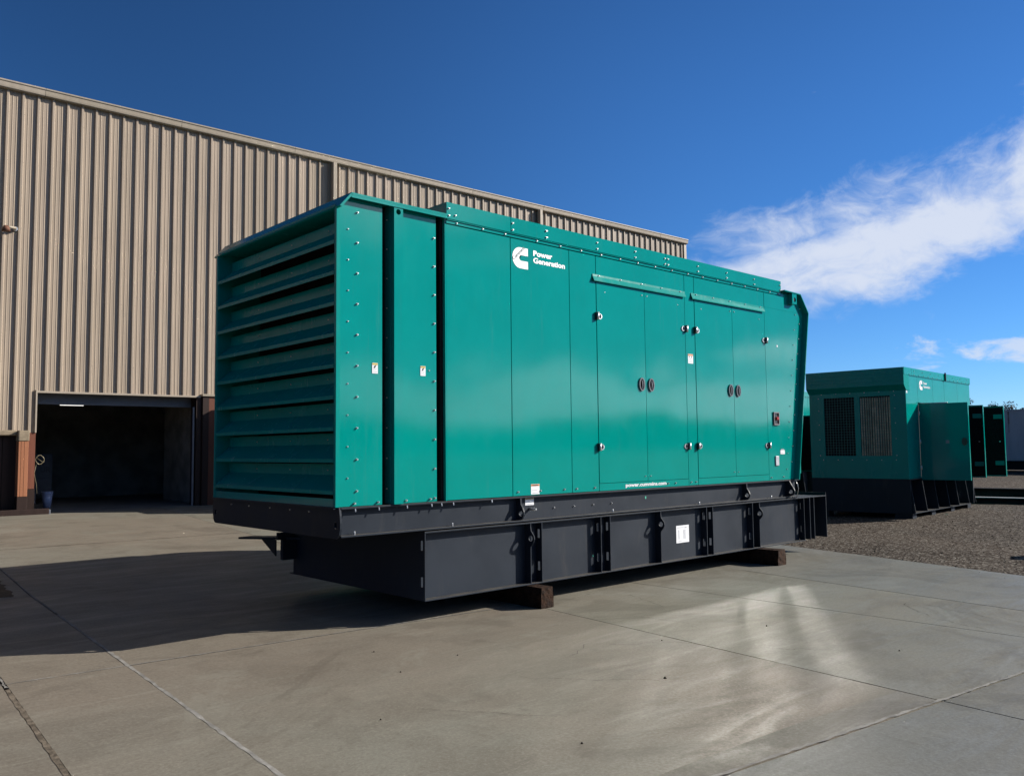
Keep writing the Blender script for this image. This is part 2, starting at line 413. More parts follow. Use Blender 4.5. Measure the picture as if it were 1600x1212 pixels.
    def mesh(s, name, mats, off=(0, 0, 0), bevel=0.0):
        me = bpy.data.meshes.new(name)
        me.from_pydata([(x-off[0], y-off[1], z-off[2]) for x, y, z in s.v], [], s.f)
        for m in (mats if isinstance(mats, (list, tuple)) else [mats]): me.materials.append(m)
        me.polygons.foreach_set('material_index', s.mi); me.polygons.foreach_set('use_smooth', s.sm)
        b = bmesh.new(); b.from_mesh(me)
        bmesh.ops.recalc_face_normals(b, faces=b.faces)
        if bevel:
            es = [e for e in b.edges if len(e.link_faces) == 2 and e.calc_face_angle(0) > .6]
            bmesh.ops.bevel(b, geom=es, offset=bevel, segments=2, profile=.5, affect='EDGES', clamp_overlap=True)
        b.to_mesh(me); b.free(); me.update()
        return me
    def build(s, name, mats, parent=None, off=(0, 0, 0), bevel=0.0):
        return link(name, s.mesh(name, mats, off, bevel), parent)


def link(name, me, parent=None, loc=None):
    o = bpy.data.objects.new(name, me); COL.objects.link(o)
    if parent: o.parent = parent
    if loc: o.location = loc
    return o
def tag(o, label=None, cat=None, group=None, kind=None):
    if label: o['label'] = label
    if cat: o['category'] = cat
    if group: o['group'] = group
    if kind: o['kind'] = kind
    return o
def empty(name, loc, rz=0.0):
    o = bpy.data.objects.new(name, None); COL.objects.link(o); o.location = loc; o.rotation_euler = (0, 0, rz)
    o.empty_display_size = .3
    return o
def copy_tree(o, parent=None):
    c = o.copy(); COL.objects.link(c)
    if parent: c.parent = parent
    for ch in list(o.children): copy_tree(ch, c)
    return c
def text_mesh(body, x0, x1, z0, z1, y, m, parent, off=(0, 0, 0), bold=.02, rot=0.0, name='lettering'):
    cu = bpy.data.curves.new('t', 'FONT'); cu.body = body; cu.size = 1; cu.offset = bold; cu.resolution_u = 3; cu.extrude = 0
    t = bpy.data.objects.new('t', cu); COL.objects.link(t)
    dg = bpy.context.evaluated_depsgraph_get()
    me = bpy.data.meshes.new_from_object(t.evaluated_get(dg)); me.name = name
    bpy.data.objects.remove(t); bpy.data.curves.remove(cu)
    xs = [v.co.x for v in me.vertices]; ys = [v.co.y for v in me.vertices]
    ax, bx, ay, by = min(xs), max(xs), min(ys), max(ys)
    cx, cz = (x0+x1)/2, (z0+z1)/2
    for v in me.vertices:
        X = (v.co.x-ax)/(bx-ax)*(x1-x0)+x0; Z = (v.co.y-ay)/(by-ay)*(z1-z0)+z0
        if rot:
            dx_, dz_ = X-cx, Z-cz; X = cx+dx_*math.cos(rot)-dz_*math.sin(rot); Z = cz+dx_*math.sin(rot)+dz_*math.cos(rot)
        v.co = (X-off[0], y-off[1], Z-off[2])
    me.materials.clear(); me.materials.append(m)
    return link(name, me, parent)
def logo_mesh(x0, x1, z0, z1, y, m, parent, off=(0, 0, 0)):
    W_, H_ = x1-x0, z1-z0; r = H_/2; cx, cz = x0+W_*.5, (z0+z1)/2
    nt_, nb = cz+H_*.135, cz-H_*.135; nx = x0+W_*.43
    outer = [(x1, z1)]+[(cx+math.cos(a)*W_*.5, cz+math.sin(a)*r) for a in [math.pi/2+math.pi*i/20 for i in range(21)]]+[(x1, z0)]
    nr = H_*.135
    inner = [(x1, nb)]+[(nx+nr-math.cos(a)*nr, cz+math.sin(a)*nr) for a in [-math.pi/2+math.pi*i/10 for i in range(11)]]+[(x1, nt_)]
    b = bmesh.new(); vs = [b.verts.new((p[0]-off[0], y-off[1], p[1]-off[2])) for p in outer+inner]
    f = b.faces.new(vs); bmesh.ops.triangulate(b, faces=[f])
    for f in b.faces:
        f.normal_update()
        if f.normal.y > 0: f.normal_flip()
    me = bpy.data.meshes.new('logo_mark'); b.to_mesh(me); b.free(); me.materials.append(m)
    return link('logo_mark', me, parent)


def gz(y): return .026*max(0.0, y-4.4)


# ------------------------------------------------------------------ ground
def L2(y): return -2.376+.0722*y
def L1(y): return -1.57+.068*y
def LA(y): return 2.243+.107*y
def LD(y): return 4.06-.004*y
def LC(y): return 5.82+.15*y
def LE(y): return 8.41+.265*y if y < 4.4 else 9.576+.05*(y-4.4)
def LL(y): return -34.0
XL = [LL, L2, L1, LA, LD, LC, LE]
def H(k0, sl): return lambda x: k0+sl*x
HL = [H(-15.0, -.13), H(-8.1, -.13), H(-3.90, -.13), H(.27, -.08), H(4.4, 0), H(8.7, -.05), H(14.88, -.0456)]
def cross(fx, fy):
    x, y = fx(0), 0
    for _ in range(30): y = fy(x); x = fx(y)
    return x, y

pave = MB()
for j in range(len(HL)-1):
    q = [cross(XL[0], HL[j]), cross(XL[-1], HL[j]), cross(XL[-1], HL[j+1]), cross(XL[0], HL[j+1])]
    vs = [(x, y, gz(y)-.022) for x, y in q]+[(x, y, gz(y)-.25) for x, y in q]
    pave.add(vs, [(0, 1, 2, 3), (7, 6, 5, 4), (0, 4, 5, 1), (1, 5, 6, 2), (2, 6, 7, 3), (3, 7, 4, 0)])
pavement = pave.build('pavement', JOINTD); tag(pavement, kind='structure')
JW = {1: .016, 2: .012, 3: .0052, 4: .0035, 5: .0065}
for j in range(len(HL)-1):
    for i in range(len(XL)-1):
        hy0 = .006 if j == 2 else .003
        hy1 = .006 if j+1 == 2 else .003
        a = JW.get(i, 0); b_ = JW.get(i+1, 0)
        q = [cross(XL[i], HL[j]), cross(XL[i+1], HL[j]), cross(XL[i+1], HL[j+1]), cross(XL[i], HL[j+1])]
        y0 = hy0 if j else 0; y1 = hy1 if j+1 < len(HL)-1 else 0
        q = [(q[0][0]+a, q[0][1]+y0), (q[1][0]-b_, q[1][1]+y0), (q[2][0]-b_, q[2][1]-y1), (q[3][0]+a, q[3][1]-y1)]
        dzz = random.uniform(-.0012, .0012)
        mb = MB(); mb.add([(x, y, gz(y)+dzz) for x, y in q]+[(x, y, gz(y)-.02) for x, y in q],
                          [(0, 1, 2, 3), (0, 4, 5, 1), (1, 5, 6, 2), (2, 6, 7, 3), (3, 7, 4, 0)])
        mm = CONW if i <= 2 else (CONG if i <= 4 else CONN)
        if j <= 1: mm = CONN
        mb.build('concrete_slab', mm, pavement)

def strip(path, wid, m, name, z=.003, jag=.25, step=.09, parent=pavement, kind=None):
    mb = MB()
    for path1 in path:
        pts = []
        for k in range(len(path1)-1):
            p, q = Vector((*path1[k], 0)), Vector((*path1[k+1], 0)); n = max(1, int((q-p).length/step))
            pts += [p.lerp(q, i/n) for i in range(n)]
        pts.append(Vector((*path1[-1], 0)))
        vs = []; fs = []
        for i, p in enumerate(pts):
            d = (pts[min(i+1, len(pts)-1)]-pts[max(i-1, 0)]).normalized(); nn = Vector((-d.y, d.x, 0))
            wl = wid*.5*(1+random.uniform(-jag, jag)*2); wr = wid*.5*(1+random.uniform(-jag, jag)*2)
            for q in (p+nn*wl, p-nn*wr): vs.append((q.x, q.y, gz(q.y)+z))
        for i in range(len(pts)-1): fs.append((2*i, 2*i+1, 2*i+3, 2*i+2))
        o = len(mb.v)
        mb.add(vs, fs)
    o = mb.build(name, m, parent)
    if kind: o['kind'] = kind
    return o
strip([[(L1(y), y) for y in (-8, -4, -1, 3)]], .024, SEAL, 'joint_sealant', .002, .22, .07)
strip([[(L1(y), y) for y in (3.1, 6, 10, 14.7)]], .014, SEAL, 'joint_sealant', .003, .35, .06)
strip([[(L2(y), y) for y in (-8, -4, -1, .3)]], .030, SEALB, 'joint_sealant', .0015, .14, .05)
strip([[(L2(y), y) for y in (.35, 4, 14.6)]], .020, SEAL, 'joint_sealant', .003, .4, .05)
strip([[(x, .27-.08*x) for x in (-14, -2.4, .6, 2)]], .014, SEAL, 'joint_sealant', .003, .45, .05)
strip([[(x, -3.886-.13*x) for x in (-1.6, 0, 1.7, 4, 7)]], .022, SEAL, 'joint_sealant', .003, .35, .05)
strip([[(x, 8.7-.05*x) for x in (-3, 3.8)]], .012, CRACK, 'joint_sealant', .003, .4, .08)
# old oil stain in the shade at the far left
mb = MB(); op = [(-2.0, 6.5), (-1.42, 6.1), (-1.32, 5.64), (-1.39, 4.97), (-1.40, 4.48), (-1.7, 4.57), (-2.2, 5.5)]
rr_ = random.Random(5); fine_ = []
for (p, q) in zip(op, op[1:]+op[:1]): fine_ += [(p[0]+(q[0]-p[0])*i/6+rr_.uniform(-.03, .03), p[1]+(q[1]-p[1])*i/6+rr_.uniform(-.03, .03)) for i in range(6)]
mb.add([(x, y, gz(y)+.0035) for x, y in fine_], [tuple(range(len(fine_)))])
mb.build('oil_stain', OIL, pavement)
# repair band along the joint
mb = MB()
pt = [(-.4, -3.66), (.3, -3.70), (.9, -3.74), (1.800, -3.855), (1.785, -4.10), (.9, -3.995), (.3, -3.915), (-.4, -3.82)]
mb.add([(x, y, .0013) for x, y in pt], [tuple(range(8))])
mb.build('repair_band', CONP, pavement)
def wob(p, q, n, amp):
    out = []
    for i in range(n+1):
        t = i/n; out.append((p[0]+(q[0]-p[0])*t+random.uniform(-amp, amp), p[1]+(q[1]-p[1])*t+random.uniform(-amp, amp)))
    return out
cr = [wob((2.05, -2.15), (1.35, -1.55), 9, .035)+wob((1.35, -1.55), (1.0, -1.75), 5, .03),
      wob((2.45, -2.9), (2.15, -2.5), 7, .03), wob((4.35, -3.1), (4.15, -3.6), 8, .03),
      wob((4.9, -2.6), (4.45, -3.0), 8, .03), wob((5.0, -2.75), (4.7, -3.5), 9, .03),
      wob((2.516, -1.057), (2.62, -1.65), 5, .006), wob((.3, -1.9), (.9, -2.6), 9, .03), wob((-.6, -2.0), (-.1, -2.7), 9, .03),
      wob((3.4, -.3), (3.1, -1.0), 7, .02)]
strip(cr, .0032, CRACK, 'hairline_crack', .0028, .6, .03, kind='stuff')
pb = MB()
for (x, y, r) in [(1.0, -2.62, .012), (.0, -.55, .008), (-.35, -3.1, .008), (-.9, -2.0, .006), (.4, -1.1, .006), (3.0, -2.2, .007), (-.2, -1.2, .007), (1.9, -1.9, .006), (2.9, -3.4, .007)]:
    pb.cyl((x, y, gz(y)), r, r, 'z', 6, r*.5)
pb.build('pebble', CRACK, pavement)['kind'] = 'stuff'

gr = MB()
gr.add([(-900, -900, -.30), (2500, -900, -.30), (2500, 2500, -.30), (-900, 2500, -.30)], [(0, 1, 2, 3)])
gv = gr.build('far_ground', GRAVEL); tag(gv, kind='structure')
# gravel yard, gently uneven
mb = MB(); nx, ny = 90, 90; vs = []; fs = []
rnd = random.Random(3)
X0, X1, Y0, Y1 = 6.0, 120.0, -60.0, 70.0
def px_(i, a, b, n, p=1.8): t = i/n; return a+(b-a)*t**p
from mathutils import noise as mnoise
for i in range(nx+1):
    for j in range(ny+1):
        x = px_(i, X0, X1, nx, 1.9); t = (j/ny)*2-1; y = 2+math.copysign(abs(t)**1.8, t)*(68 if t > 0 else 62)
        near = 1.0 if x < LE(y)+1.0 else 0
        z = -.022+.035*mnoise.noise(Vector((x*.35, y*.35, 0)))*(0 if near else 1)+.012*mnoise.noise(Vector((x*1.3, y*1.3, 5)))
        if x < LE(y)-.4: z = -.2
        vs.append((x, y, z))
for i in range(nx):
    for j in range(ny): a = i*(ny+1)+j; fs.append((a, a+ny+1, a+ny+2, a+1))
mb.add(vs, fs, 0, True)
tag(mb.build('gravel_yard', GRAVEL), kind='structure')
# loose stones over the near part of the yard
mb = MB()
for k in range(9000):
    x = 7.3+rnd.random()**1.6*13; y = rnd.uniform(-5.5, 3.0)
    spill = x < LE(y)+.03
    if x < LE(y)-.45 or (spill and rnd.random() > .10*math.exp((x-LE(y))*6)): continue
    r = rnd.uniform(.004, .013)*(1.9 if rnd.random() < .07 else 1)*(.6 if spill else 1)
    z = -.022+.035*mnoise.noise(Vector((x*.35, y*.35, 0)))*(0 if x < LE(y)+1 else 1)
    if spill: z = .002
    vs = [(x+rnd.uniform(.7, 1.2)*r*math.cos(a), y+rnd.uniform(.7, 1.2)*r*math.sin(a), z+rnd.uniform(-.1, .25)*r) for a in (0, 1.25, 2.5, 3.8, 5)]+[(x+rnd.uniform(-.3, .3)*r, y, z+r*rnd.uniform(.6, 1.0))]
    mb.add(vs, [(0, 1, 5), (1, 2, 5), (2, 3, 5), (3, 4, 5), (4, 0, 5)])
tag(mb.build('loose_gravel', STONE), 'loose brown gravel stones scattered over the yard beside the concrete', 'gravel', kind='stuff')
# low scrub ridge all round, far off
mb = MB(); vs = []; fs = []; n = 240
for i in range(n):
    a = 2*math.pi*i/n
    h = 14.0+5*mnoise.noise(Vector((math.cos(a)*7, math.sin(a)*7, 2)))+3*mnoise.noise(Vector((math.cos(a)*31, math.sin(a)*31, 5)))
    d = math.degrees(math.atan2(math.cos(a), math.sin(a)))
    if 20 < d < 90: h = min(h, 1.0)
    for rr, z in ((330, -.4), (345, max(.6, h)), (420, -.4)): vs.append((math.cos(a)*rr, math.sin(a)*rr, z))
for i in range(n):
    j = (i+1) % n
    for k in range(2): fs.append((i*3+k, j*3+k, j*3+k+1, i*3+k+1))
mb.add(vs, fs, 0, True); tag(mb.build('hills', HILL), kind='structure')


# ------------------------------------------------------------------ main generator
OFF = (4.2, 1.28, .205)
gen = empty('generator_enclosure', OFF)
tag(gen, 'large bright green generator enclosure with louvred end, standing on timber blocks in front', 'generator', 'green generator enclosures')
def B(mb, name, m, bevel=0.0, parent=None): return mb.build(name, m, parent or gen, OFF, bevel)
WY = 2.556                                             # enclosure width
# --- inner body and roof
b = MB(); b.box(1.12, 7.44, .036, WY-.036, 1.10, 3.77); b.box(.46, 1.12, .125, WY-.125, 1.10, 3.80)
B(b, 'inner_body', DARKIN)
# --- cabinet side panels
def panel(poly, name='side_panel', y0=0.0, y1=.034, m=GREEN, bev=.003): return B(MB().prism(poly, y0, y1, 'y'), name, m, bev)
def rect(x0, x1, z0, z1): return [(x0, z0), (x1, z0), (x1, z1), (x0, z1)]
ZG, ZH = 1.104, 3.737
panel(rect(1.166, 1.996, ZG, ZH)); panel(rect(2.003, 2.861, ZG, ZH)); panel(rect(2.867, 3.294, ZG, ZH))
panel(rect(4.955, 5.153, ZG, ZH)); 
for x0, x1 in ((3.301, 4.949), (5.160, 6.814)):
    panel(rect(x0, x1, 3.468, ZH), 'header_panel'); panel(rect(x0, x1, ZG, 1.184), 'sill_panel', bev=0)
# far side and end, plain
B(MB().box(1.166, 7.45, WY-.034, WY, ZG, ZH), 'side_panel', GREEN, .003)
# sheet panels are never dead flat: a shallow dish pressed into the front face
def dished(xl, xr, z0, z1, sag, lean=0.0, y0=0.0, th=.03, nx=14, nz=22, e=.03):
    """xl, xr: functions of z; sag: depth of the dish at its centre"""
    mb = MB(); vs = []
    for j in range(nz+1):
        z = z0+(z1-z0)*j/nz
        for i in range(nx+1):
            u = 2*i/nx-1; v = 2*j/nz-1
            x = xl(z)+(xr(z)-xl(z))*(u+1)/2
            vs.append((x, y0+sag*(1-(u-lean*v*(1-u*u))**2)*(1-v**6), z))
    fs = [(j*(nx+1)+i, j*(nx+1)+i+1, (j+1)*(nx+1)+i+1, (j+1)*(nx+1)+i) for j in range(nz) for i in range(nx)]
    mb.add(vs, fs, 0, True)
    q = [(xl(z0), z0), (xr(z0), z0), (xr(z1), z1), (xl(z1), z1)]
    vs = [(x, y0, z) for x, z in q]+[(x, y0+th, z) for x, z in q]
    mb.add(vs, [(0, 1, 5, 4), (1, 2, 6, 5), (2, 3, 7, 6), (3, 0, 4, 7), (4, 5, 6, 7)])
    return mb
# --- doors
def oval(mb, c, rx, rz, y0, y1, mi=0, n=20):
    mb.prism([(c[0]+rx*math.cos(2*math.pi*i/n), c[1]+rz*math.sin(2*math.pi*i/n)) for i in range(n)], y0, y1, 'y', mi)
def ring(mb, c, rx, rz, wd, y0, y1, mi=0, n=22):
    o = [(c[0]+rx*math.cos(2*math.pi*i/n), c[1]+rz*math.sin(2*math.pi*i/n)) for i in range(n)]
    q = [(c[0]+(rx-wd)*math.cos(2*math.pi*i/n), c[1]+(rz-wd)*math.sin(2*math.pi*i/n)) for i in range(n)]
    vs = [(p[0], y, p[1]) for y in (y0, y1) for p in o]+[(p[0], y, p[1]) for y in (y0, y1) for p in q]
    fs = []
    for i in range(n):
        j = (i+1) % n
        fs += [(i, j, n+j, n+i), (2*n+i, 3*n+i, 3*n+j, 2*n+j), (i, 2*n+i, 2*n+j, j), (n+i, n+j, 3*n+j, 3*n+i)]
    mb.add(vs, fs, mi)
B(dished(lambda z: 6.821, lambda z: 7.488+.425*(z-ZG)/(3.53-ZG), ZG, 3.53, .0026, .25, th=.034), 'side_panel', GREEN)
panel([(6.821, 3.53), (7.913, 3.53), (7.71, 3.775), (7.26, 3.775), (7.26, ZH), (6.821, ZH)])
SAG = iter((-.0016, -.0010, .0004, .0012))
doors = [(3.303, 4.147, 'L'), (4.154, 4.946, 'R'), (5.162, 6.001, 'L'), (6.008, 6.811, 'R')]
for x0, x1, side in doors:
    d = dished(lambda z: x0, lambda z: x1, 1.189, 3.462, next(SAG), random.uniform(-.3, .3), -.002, .032)
    dr = B(d, 'door', GREEN)
    hx = x1-.085 if side == 'L' else x0+.085
    h = MB(); oval(h, (hx, 2.318), .048, .075, -.010, .0, 0); ring(h, (hx, 2.318), .052, .080, .016, -.020, -.002, 1)
    h.box(hx-.012, hx+.012, -.022, -.010, 2.27, 2.366, 0); h.box(hx-.008, hx+.008, -.026, -.020, 2.295, 2.345, 1)
    hd = mat('handle_bezel', (.10, .10, .11), .3, var=(20, .1)) if 'handle_bezel' not in bpy.data.materials else bpy.data.materials['handle_bezel']
    o = h.build('door_handle', [BLACK, hd], dr, OFF)
    ex = x0 if side == 'L' else x1; sg = 1 if side == 'L' else -1
    for z in (3.053, 1.588):
        g = MB(); g.box(ex-.030 if sg > 0 else ex-.012, ex+.012 if sg > 0 else ex+.030, -.030, -.002, z-.042, z+.042, 1)
        g.cyl((ex-sg*.010, -.031, z-.042), .012, .084, 'z', 10)
        xa, xb = sorted((ex+sg*.008, ex+sg*.058)); g.box(xa, xb, -.014, -.002, z-.030, z+.030)
        g.cyl((ex+sg*.050, -.014, z), .026, .012, 'y', 14)
        for q in (.028, .058): g.cyl((ex+sg*q, -.018, z), .007, .006, 'y', 8, mi=1)
        g.build('hinge', [CHROME, BLACK], dr, OFF)
    s = MB()
    ix = x1-.045 if side == 'L' else x0+.045
    for z in (3.38, 1.245): s.bolt((ix, -.002, z), .009, .008)
    ox = x0+.14 if side == 'L' else x1-.14
    s.bolt((ox, -.002, 3.34), .008, .004)
    o = s.build('door_screws', ZINC, dr, OFF); o['kind'] = 'stuff'
# --- drip canopies above the doors
for x0, x1 in ((3.235, 4.955), (5.085, 6.800)):
    c = MB(); c.prism([(-.002, 3.525), (-.008, 3.525), (-.010, 3.500), (-.030, 3.458), (-.030, 3.444), (-.027, 3.444), (-.026, 3.455), (-.002, 3.490)], x0, x1, 'x')
    B(c, 'drip_canopy', GREEND, .0015)
# --- roof edge trim and raised roof panels
B(MB().prism([(.03, 3.742), (-.010, 3.742), (-.010, 3.772), (-.022, 3.772), (-.022, 3.778), (.03, 3.778)], 1.166, 7.258, 'x'), 'roof_trim', GREEN)
for x0, x1 in ((1.163, 1.994), (1.999, 4.573), (4.578, 7.265)):
    r = MB(); r.box(x0, x1, -.016, .006, 3.786, 3.946); r.box(x0, x1, .006, WY+.016, 3.930, 3.946); r.box(x0, x1, WY, WY+.016, 3.786, 3.930)
    if x0 < 1.2: r.box(x0, x0+.012, .006, WY, 3.80, 3.930)
    if x1 > 7.2: r.box(x1-.012, x1, .006, WY, 3.80, 3.930)
    B(r, 'roof_panel', GREEN, .002)
# --- sloped end hood: a lip standing proud of the side, and the closing face
lip = [(7.488, 1.098), (7.913, 3.54), (7.705, 3.79), (7.262, 3.80)]
h = MB()
for (p, q) in zip(lip[:-1], lip[1:]):
    dxx, dzz = q[0]-p[0], q[1]-p[1]; ln = math.hypot(dxx, dzz); nx_, nz_ = dzz/ln, -dxx/ln
    if nz_ < -.5: nx_, nz_ = -nx_, -nz_
    h.prism([p, q, (q[0]+nx_*.014, q[1]+nz_*.014), (p[0]+nx_*.014, p[1]+nz_*.014)], -.078, WY+.078, 'y')
h.box(7.262, 7.705, .0, WY, 3.776, 3.788)
B(h, 'end_hood', GREEN)
e = MB(); e.holed([(7.475, 3.636), (7.60, 3.636), (7.60, 3.785), (7.475, 3.785)], (7.545, 3.70), .034, -.072, -.060, 'y')
e.box(7.475, 7.485, -.060, .0, 3.636, 3.785); e.box(7.485, 7.60, -.060, .0, 3.636, 3.646); e.box(7.49, 7.60, -.03, -.004, 3.65, 3.78, 1)
e.build('lifting_eye', [GREEN, BLACK], gen, OFF)
# --- louvre end module
ms = MB()
B(MB().prism([(0.0, 1.10), (.468, 1.10), (.468, 3.795), (.10, 3.795), (0.0, 3.690)], .036, .068, 'y'), 'end_module_panel', GREEN, .003)
B(MB().prism(rect(.657, 1.072, 1.10, 3.795), .034, .066, 'y'), 'end_module_panel', GREEN, .003)
B(MB().prism([(0.0, 1.10), (1.16, 1.10), (1.16, 3.805), (.10, 3.805), (0.0, 3.690)], WY-.068, WY-.036, 'y'), 'end_module_panel', GREEN, .003)
B(MB().box(.552, .568, .036, .13, 1.10, 3.80), 'groove_flange', GREEN)
B(MB().box(1.152, 1.166, .0, .13, 1.10, 3.80), 'groove_flange', GREEN)
st = MB(); st.holed([(.557, 3.64), (.655, 3.64), (.655, 3.80), (.557, 3.80)], (.605, 3.742), .026, -.022, .030, 'y')
st.box(.557, .655, -.022, .066, 1.10, 3.64); st.box(.560, .652, .031, .066, 3.645, 3.80, 1)
st.build('lifting_bar', [GREEN, BLACK], gen, OFF)
cap = MB()
cap.box(.105, 1.160, -.030, WY+.03, 3.806, 3.826)                                     # roof sheet with an overhanging edge
cap.box(.105, 1.160, -.030, -.016, 3.780, 3.806)
cap.prism([(-.012, 3.688), (.108, 3.826), (.118, 3.806), (.010, 3.680)], -.030, WY+.03, 'y')   # chamfered front edge
B(cap, 'roof_cap', GREEN, .0015)
fr = MB(); fr.box(-.006, .030, .030, .060, 1.10, 3.69); fr.box(-.006, .45, WY-.064, WY-.03, 1.10, 3.69); fr.box(.0, .45, .068, WY-.07, 3.70, 3.72)
fr.box(.0, .45, .068, .075, 1.10, 3.70)
B(fr, 'louvre_frame', GREEND)
bl = MB()
bl.prism([(-.004, -.030), (-.004, .002), (.150, .128), (.150, .226), (.153, .226), (.153, .126), (.0, -.002), (.0, -.030)], .0, WY-.145, 'y')
for yy in (.35, 1.05, 1.75): bl.bolt((.150, yy, .170), .007, .006, (-1, 0, 0), 1)
me = bl.mesh('louvre_blade', [GREEND, ZINC])
for i in range(9):
    z = 1.236+.2712*i
    link('louvre_blade', me, gen, (0-OFF[0], .075-OFF[1], z-OFF[2]))
B(MB().box(.0, .02, .068, WY-.07, 1.10, 1.17), 'louvre_sill', GREEN)
# --- bolts and screws of the enclosure
bt = MB()
for i in range(9): bt.bolt((.111, .036, 3.512-.2712*i), .009, .009)
for i in range(10): bt.bolt((.204, .036, 3.674-.2715*i), .013, .014)
for i in range(10): bt.bolt((.552, .085, 3.68-.2715*i), .009, .008, (-1, 0, 0))
for i in range(10): bt.bolt((.672, .034, 3.66-.272*i), .008, .008)
for i in range(10): bt.bolt((1.046, .034, 3.58-.272*i), .013, .014)
bt.bolt((.985, .034, 2.315), .009, .008)
for i in range(10): bt.bolt((1.152, .07, 3.60-.272*i), .009, .008, (-1, 0, 0))
for x in (.18, .42, .72, .99): bt.bolt((x, .030, 1.125), .013, .014)
for x in (.17, .41, .71, .985, 1.10, 1.24, 1.72): bt.bolt((x, .004, 1.089), .010, .026, (0, -.25, -1))
for x in (1.29, 1.62, 1.92, 2.37, 2.72, 3.05, 3.38, 3.71, 4.03, 4.36, 4.69, 5.02, 5.34, 5.67, 6.0, 6.32, 6.64, 6.96, 7.2): bt.bolt((x, -.010, 3.757), .011, .010)
for x in (1.19, 2.02, 2.50, 2.51, 3.31, 3.98, 4.545, 4.61, 5.23, 5.88, 6.55, 7.235):
    for z in (3.815, 3.885): bt.bolt((x, -.016, z), .012, .012)
for x in (1.27, ): bt.bolt((x, -.016, 3.83), .012, .012)
for x in (2.07, 2.385, 2.74, 2.93, 3.22, 4.53, 4.68, 5.00, 5.10, 6.87, 7.19): bt.bolt((x, 0, 1.145), .012, .012)
for x0, x1 in ((3.235, 4.955), (5.085, 6.800)):
    for k in range(5): bt.bolt((x0+.10+(x1-x0-.2)*k/4, -.009, 3.512), .010, .010)
for k in range(11):
    z = 3.50-.225*k; bt.bolt((7.66-(3.5-z)*.166, 0, z), .009, .009); z += .10; bt.bolt((7.79-(3.5-z)*.17, 0, z), .009, .009)
for x in (1.5, 1.9, 2.6, 3.2, 3.9, 4.5): bt.bolt((x-.6, .09, 1.098), .008, .02, (0, -.3, -1))
o = B(bt, 'bolt_heads', ZINC); o['kind'] = 'stuff'
# --- decals
def label(x0, x1, z0, z1, y, head, m=None, lines=3, parent=gen, off=OFF, name='warning_label'):
    L = MB(); L.box(x0, x1, y-.002, y, z0, z1, 0); hh = (z1-z0)*.2
    if head: L.box(x0+.002, x1-.002, y-.003, y-.002, z1-hh, z1-.002, 1)
    wz = (z1-z0)
    for k in range(lines):
        zz = z0+wz*(.12+.5*k/max(1, lines)); L.box(x0+(x1-x0)*.15, x1-(x1-x0)*(.15+.1*(k % 2)), y-.003, y-.002, zz, zz+wz*.035, 2)
    return L, (lambda: L.build(name, [WHITE, head or WHITE, INKG, INK, m or INK], parent, off))
for x0, x1, z0, z1, y in ((.359, .418, 2.258, 2.352, .034), (.884, .942, 2.262, 2.354, .032)):
    L, go = label(x0, x1, z0, z1, y, YELLOW)
    L.prism([(x0+.017, z0+.048), (x0+.028, z0+.048), (x0+.044, z0+.072), (x0+.036, z0+.074), (x0+.018, z0+.066)], y-.003, y-.002, 'y', 3); go()
L, go = label(2.250, 2.371, 1.112, 1.216, 0, ORANGE, lines=2); L.box(2.27, 2.35, -.004, -.003, 1.199, 1.208, 3); go()
L, go = label(2.222, 2.345, 1.000, 1.075, .06, YELLOW, lines=2); L.box(2.24, 2.33, .056, .057, 1.064, 1.071, 3); go()
L, go = label(4.997, 5.103, 2.624, 2.744, 0, ORANGE, lines=3)
for x in (5.015, 5.06): L.prism([(x, 2.695), (x+.012, 2.695), (x+.022, 2.715), (x+.004, 2.715)], -.003, -.002, 'y', 3)
go()
L, go = label(7.130, 7.245, 1.462, 1.520, 0, None, lines=2); L.box(7.145, 7.225, -.003, 0, 1.520, 1.538, 2); go()
L = MB(); L.box(6.984, 7.069, -.014, 0, 1.305, 1.438); L.build('grey_cover_plate', [mat('grey_cover', (.36, .37, .40), .4, var=(8, .08))], gen, OFF, .003)
L = MB(); L.box(7.12, 7.150, -.002, 0, 2.985, 3.012); L.build('warning_label', [WHITE], gen, OFF)
q = MB()                                               # emergency stop in a framed recess
for a in ((6.965, 6.980, 1.872, 2.055), (7.092, 7.107, 1.872, 2.055), (6.980, 7.092, 2.040, 2.055), (6.980, 7.092, 1.872, 1.890)): q.box(a[0], a[1], -.018, 0, a[2], a[3], 0)
q.box(6.980, 7.092, -.004, 0, 1.890, 2.040, 1); q.cyl((7.036, -.030, 1.965), .026, .028, 'y', 14, mi=2); q.cyl((7.036, -.036, 1.965), .020, .008, 'y', 14, .026, mi=2)
q.build('emergency_stop', [mat('stop_frame', (.14, .12, .12), .35, var=(20, .1)), BLACK, RED], gen, OFF)
logo_mesh(2.027, 2.245, 3.436, 3.655, -.0022, WHITE, gen, OFF)
text_mesh('Cummins', 2.006, 2.216, 3.574, 3.612, -.0042, SCRIPT, gen, OFF, .004, R(42))
text_mesh('Power', 2.324, 2.606, 3.592, 3.652, -.0022, WHITE, gen, OFF, .036)
text_mesh('Generation', 2.322, 2.798, 3.517, 3.577, -.0022, WHITE, gen, OFF, .036)
text_mesh('power.cummins.com', 3.743, 4.499, 1.118, 1.170, -.0022, WHITE, gen, OFF, .034)

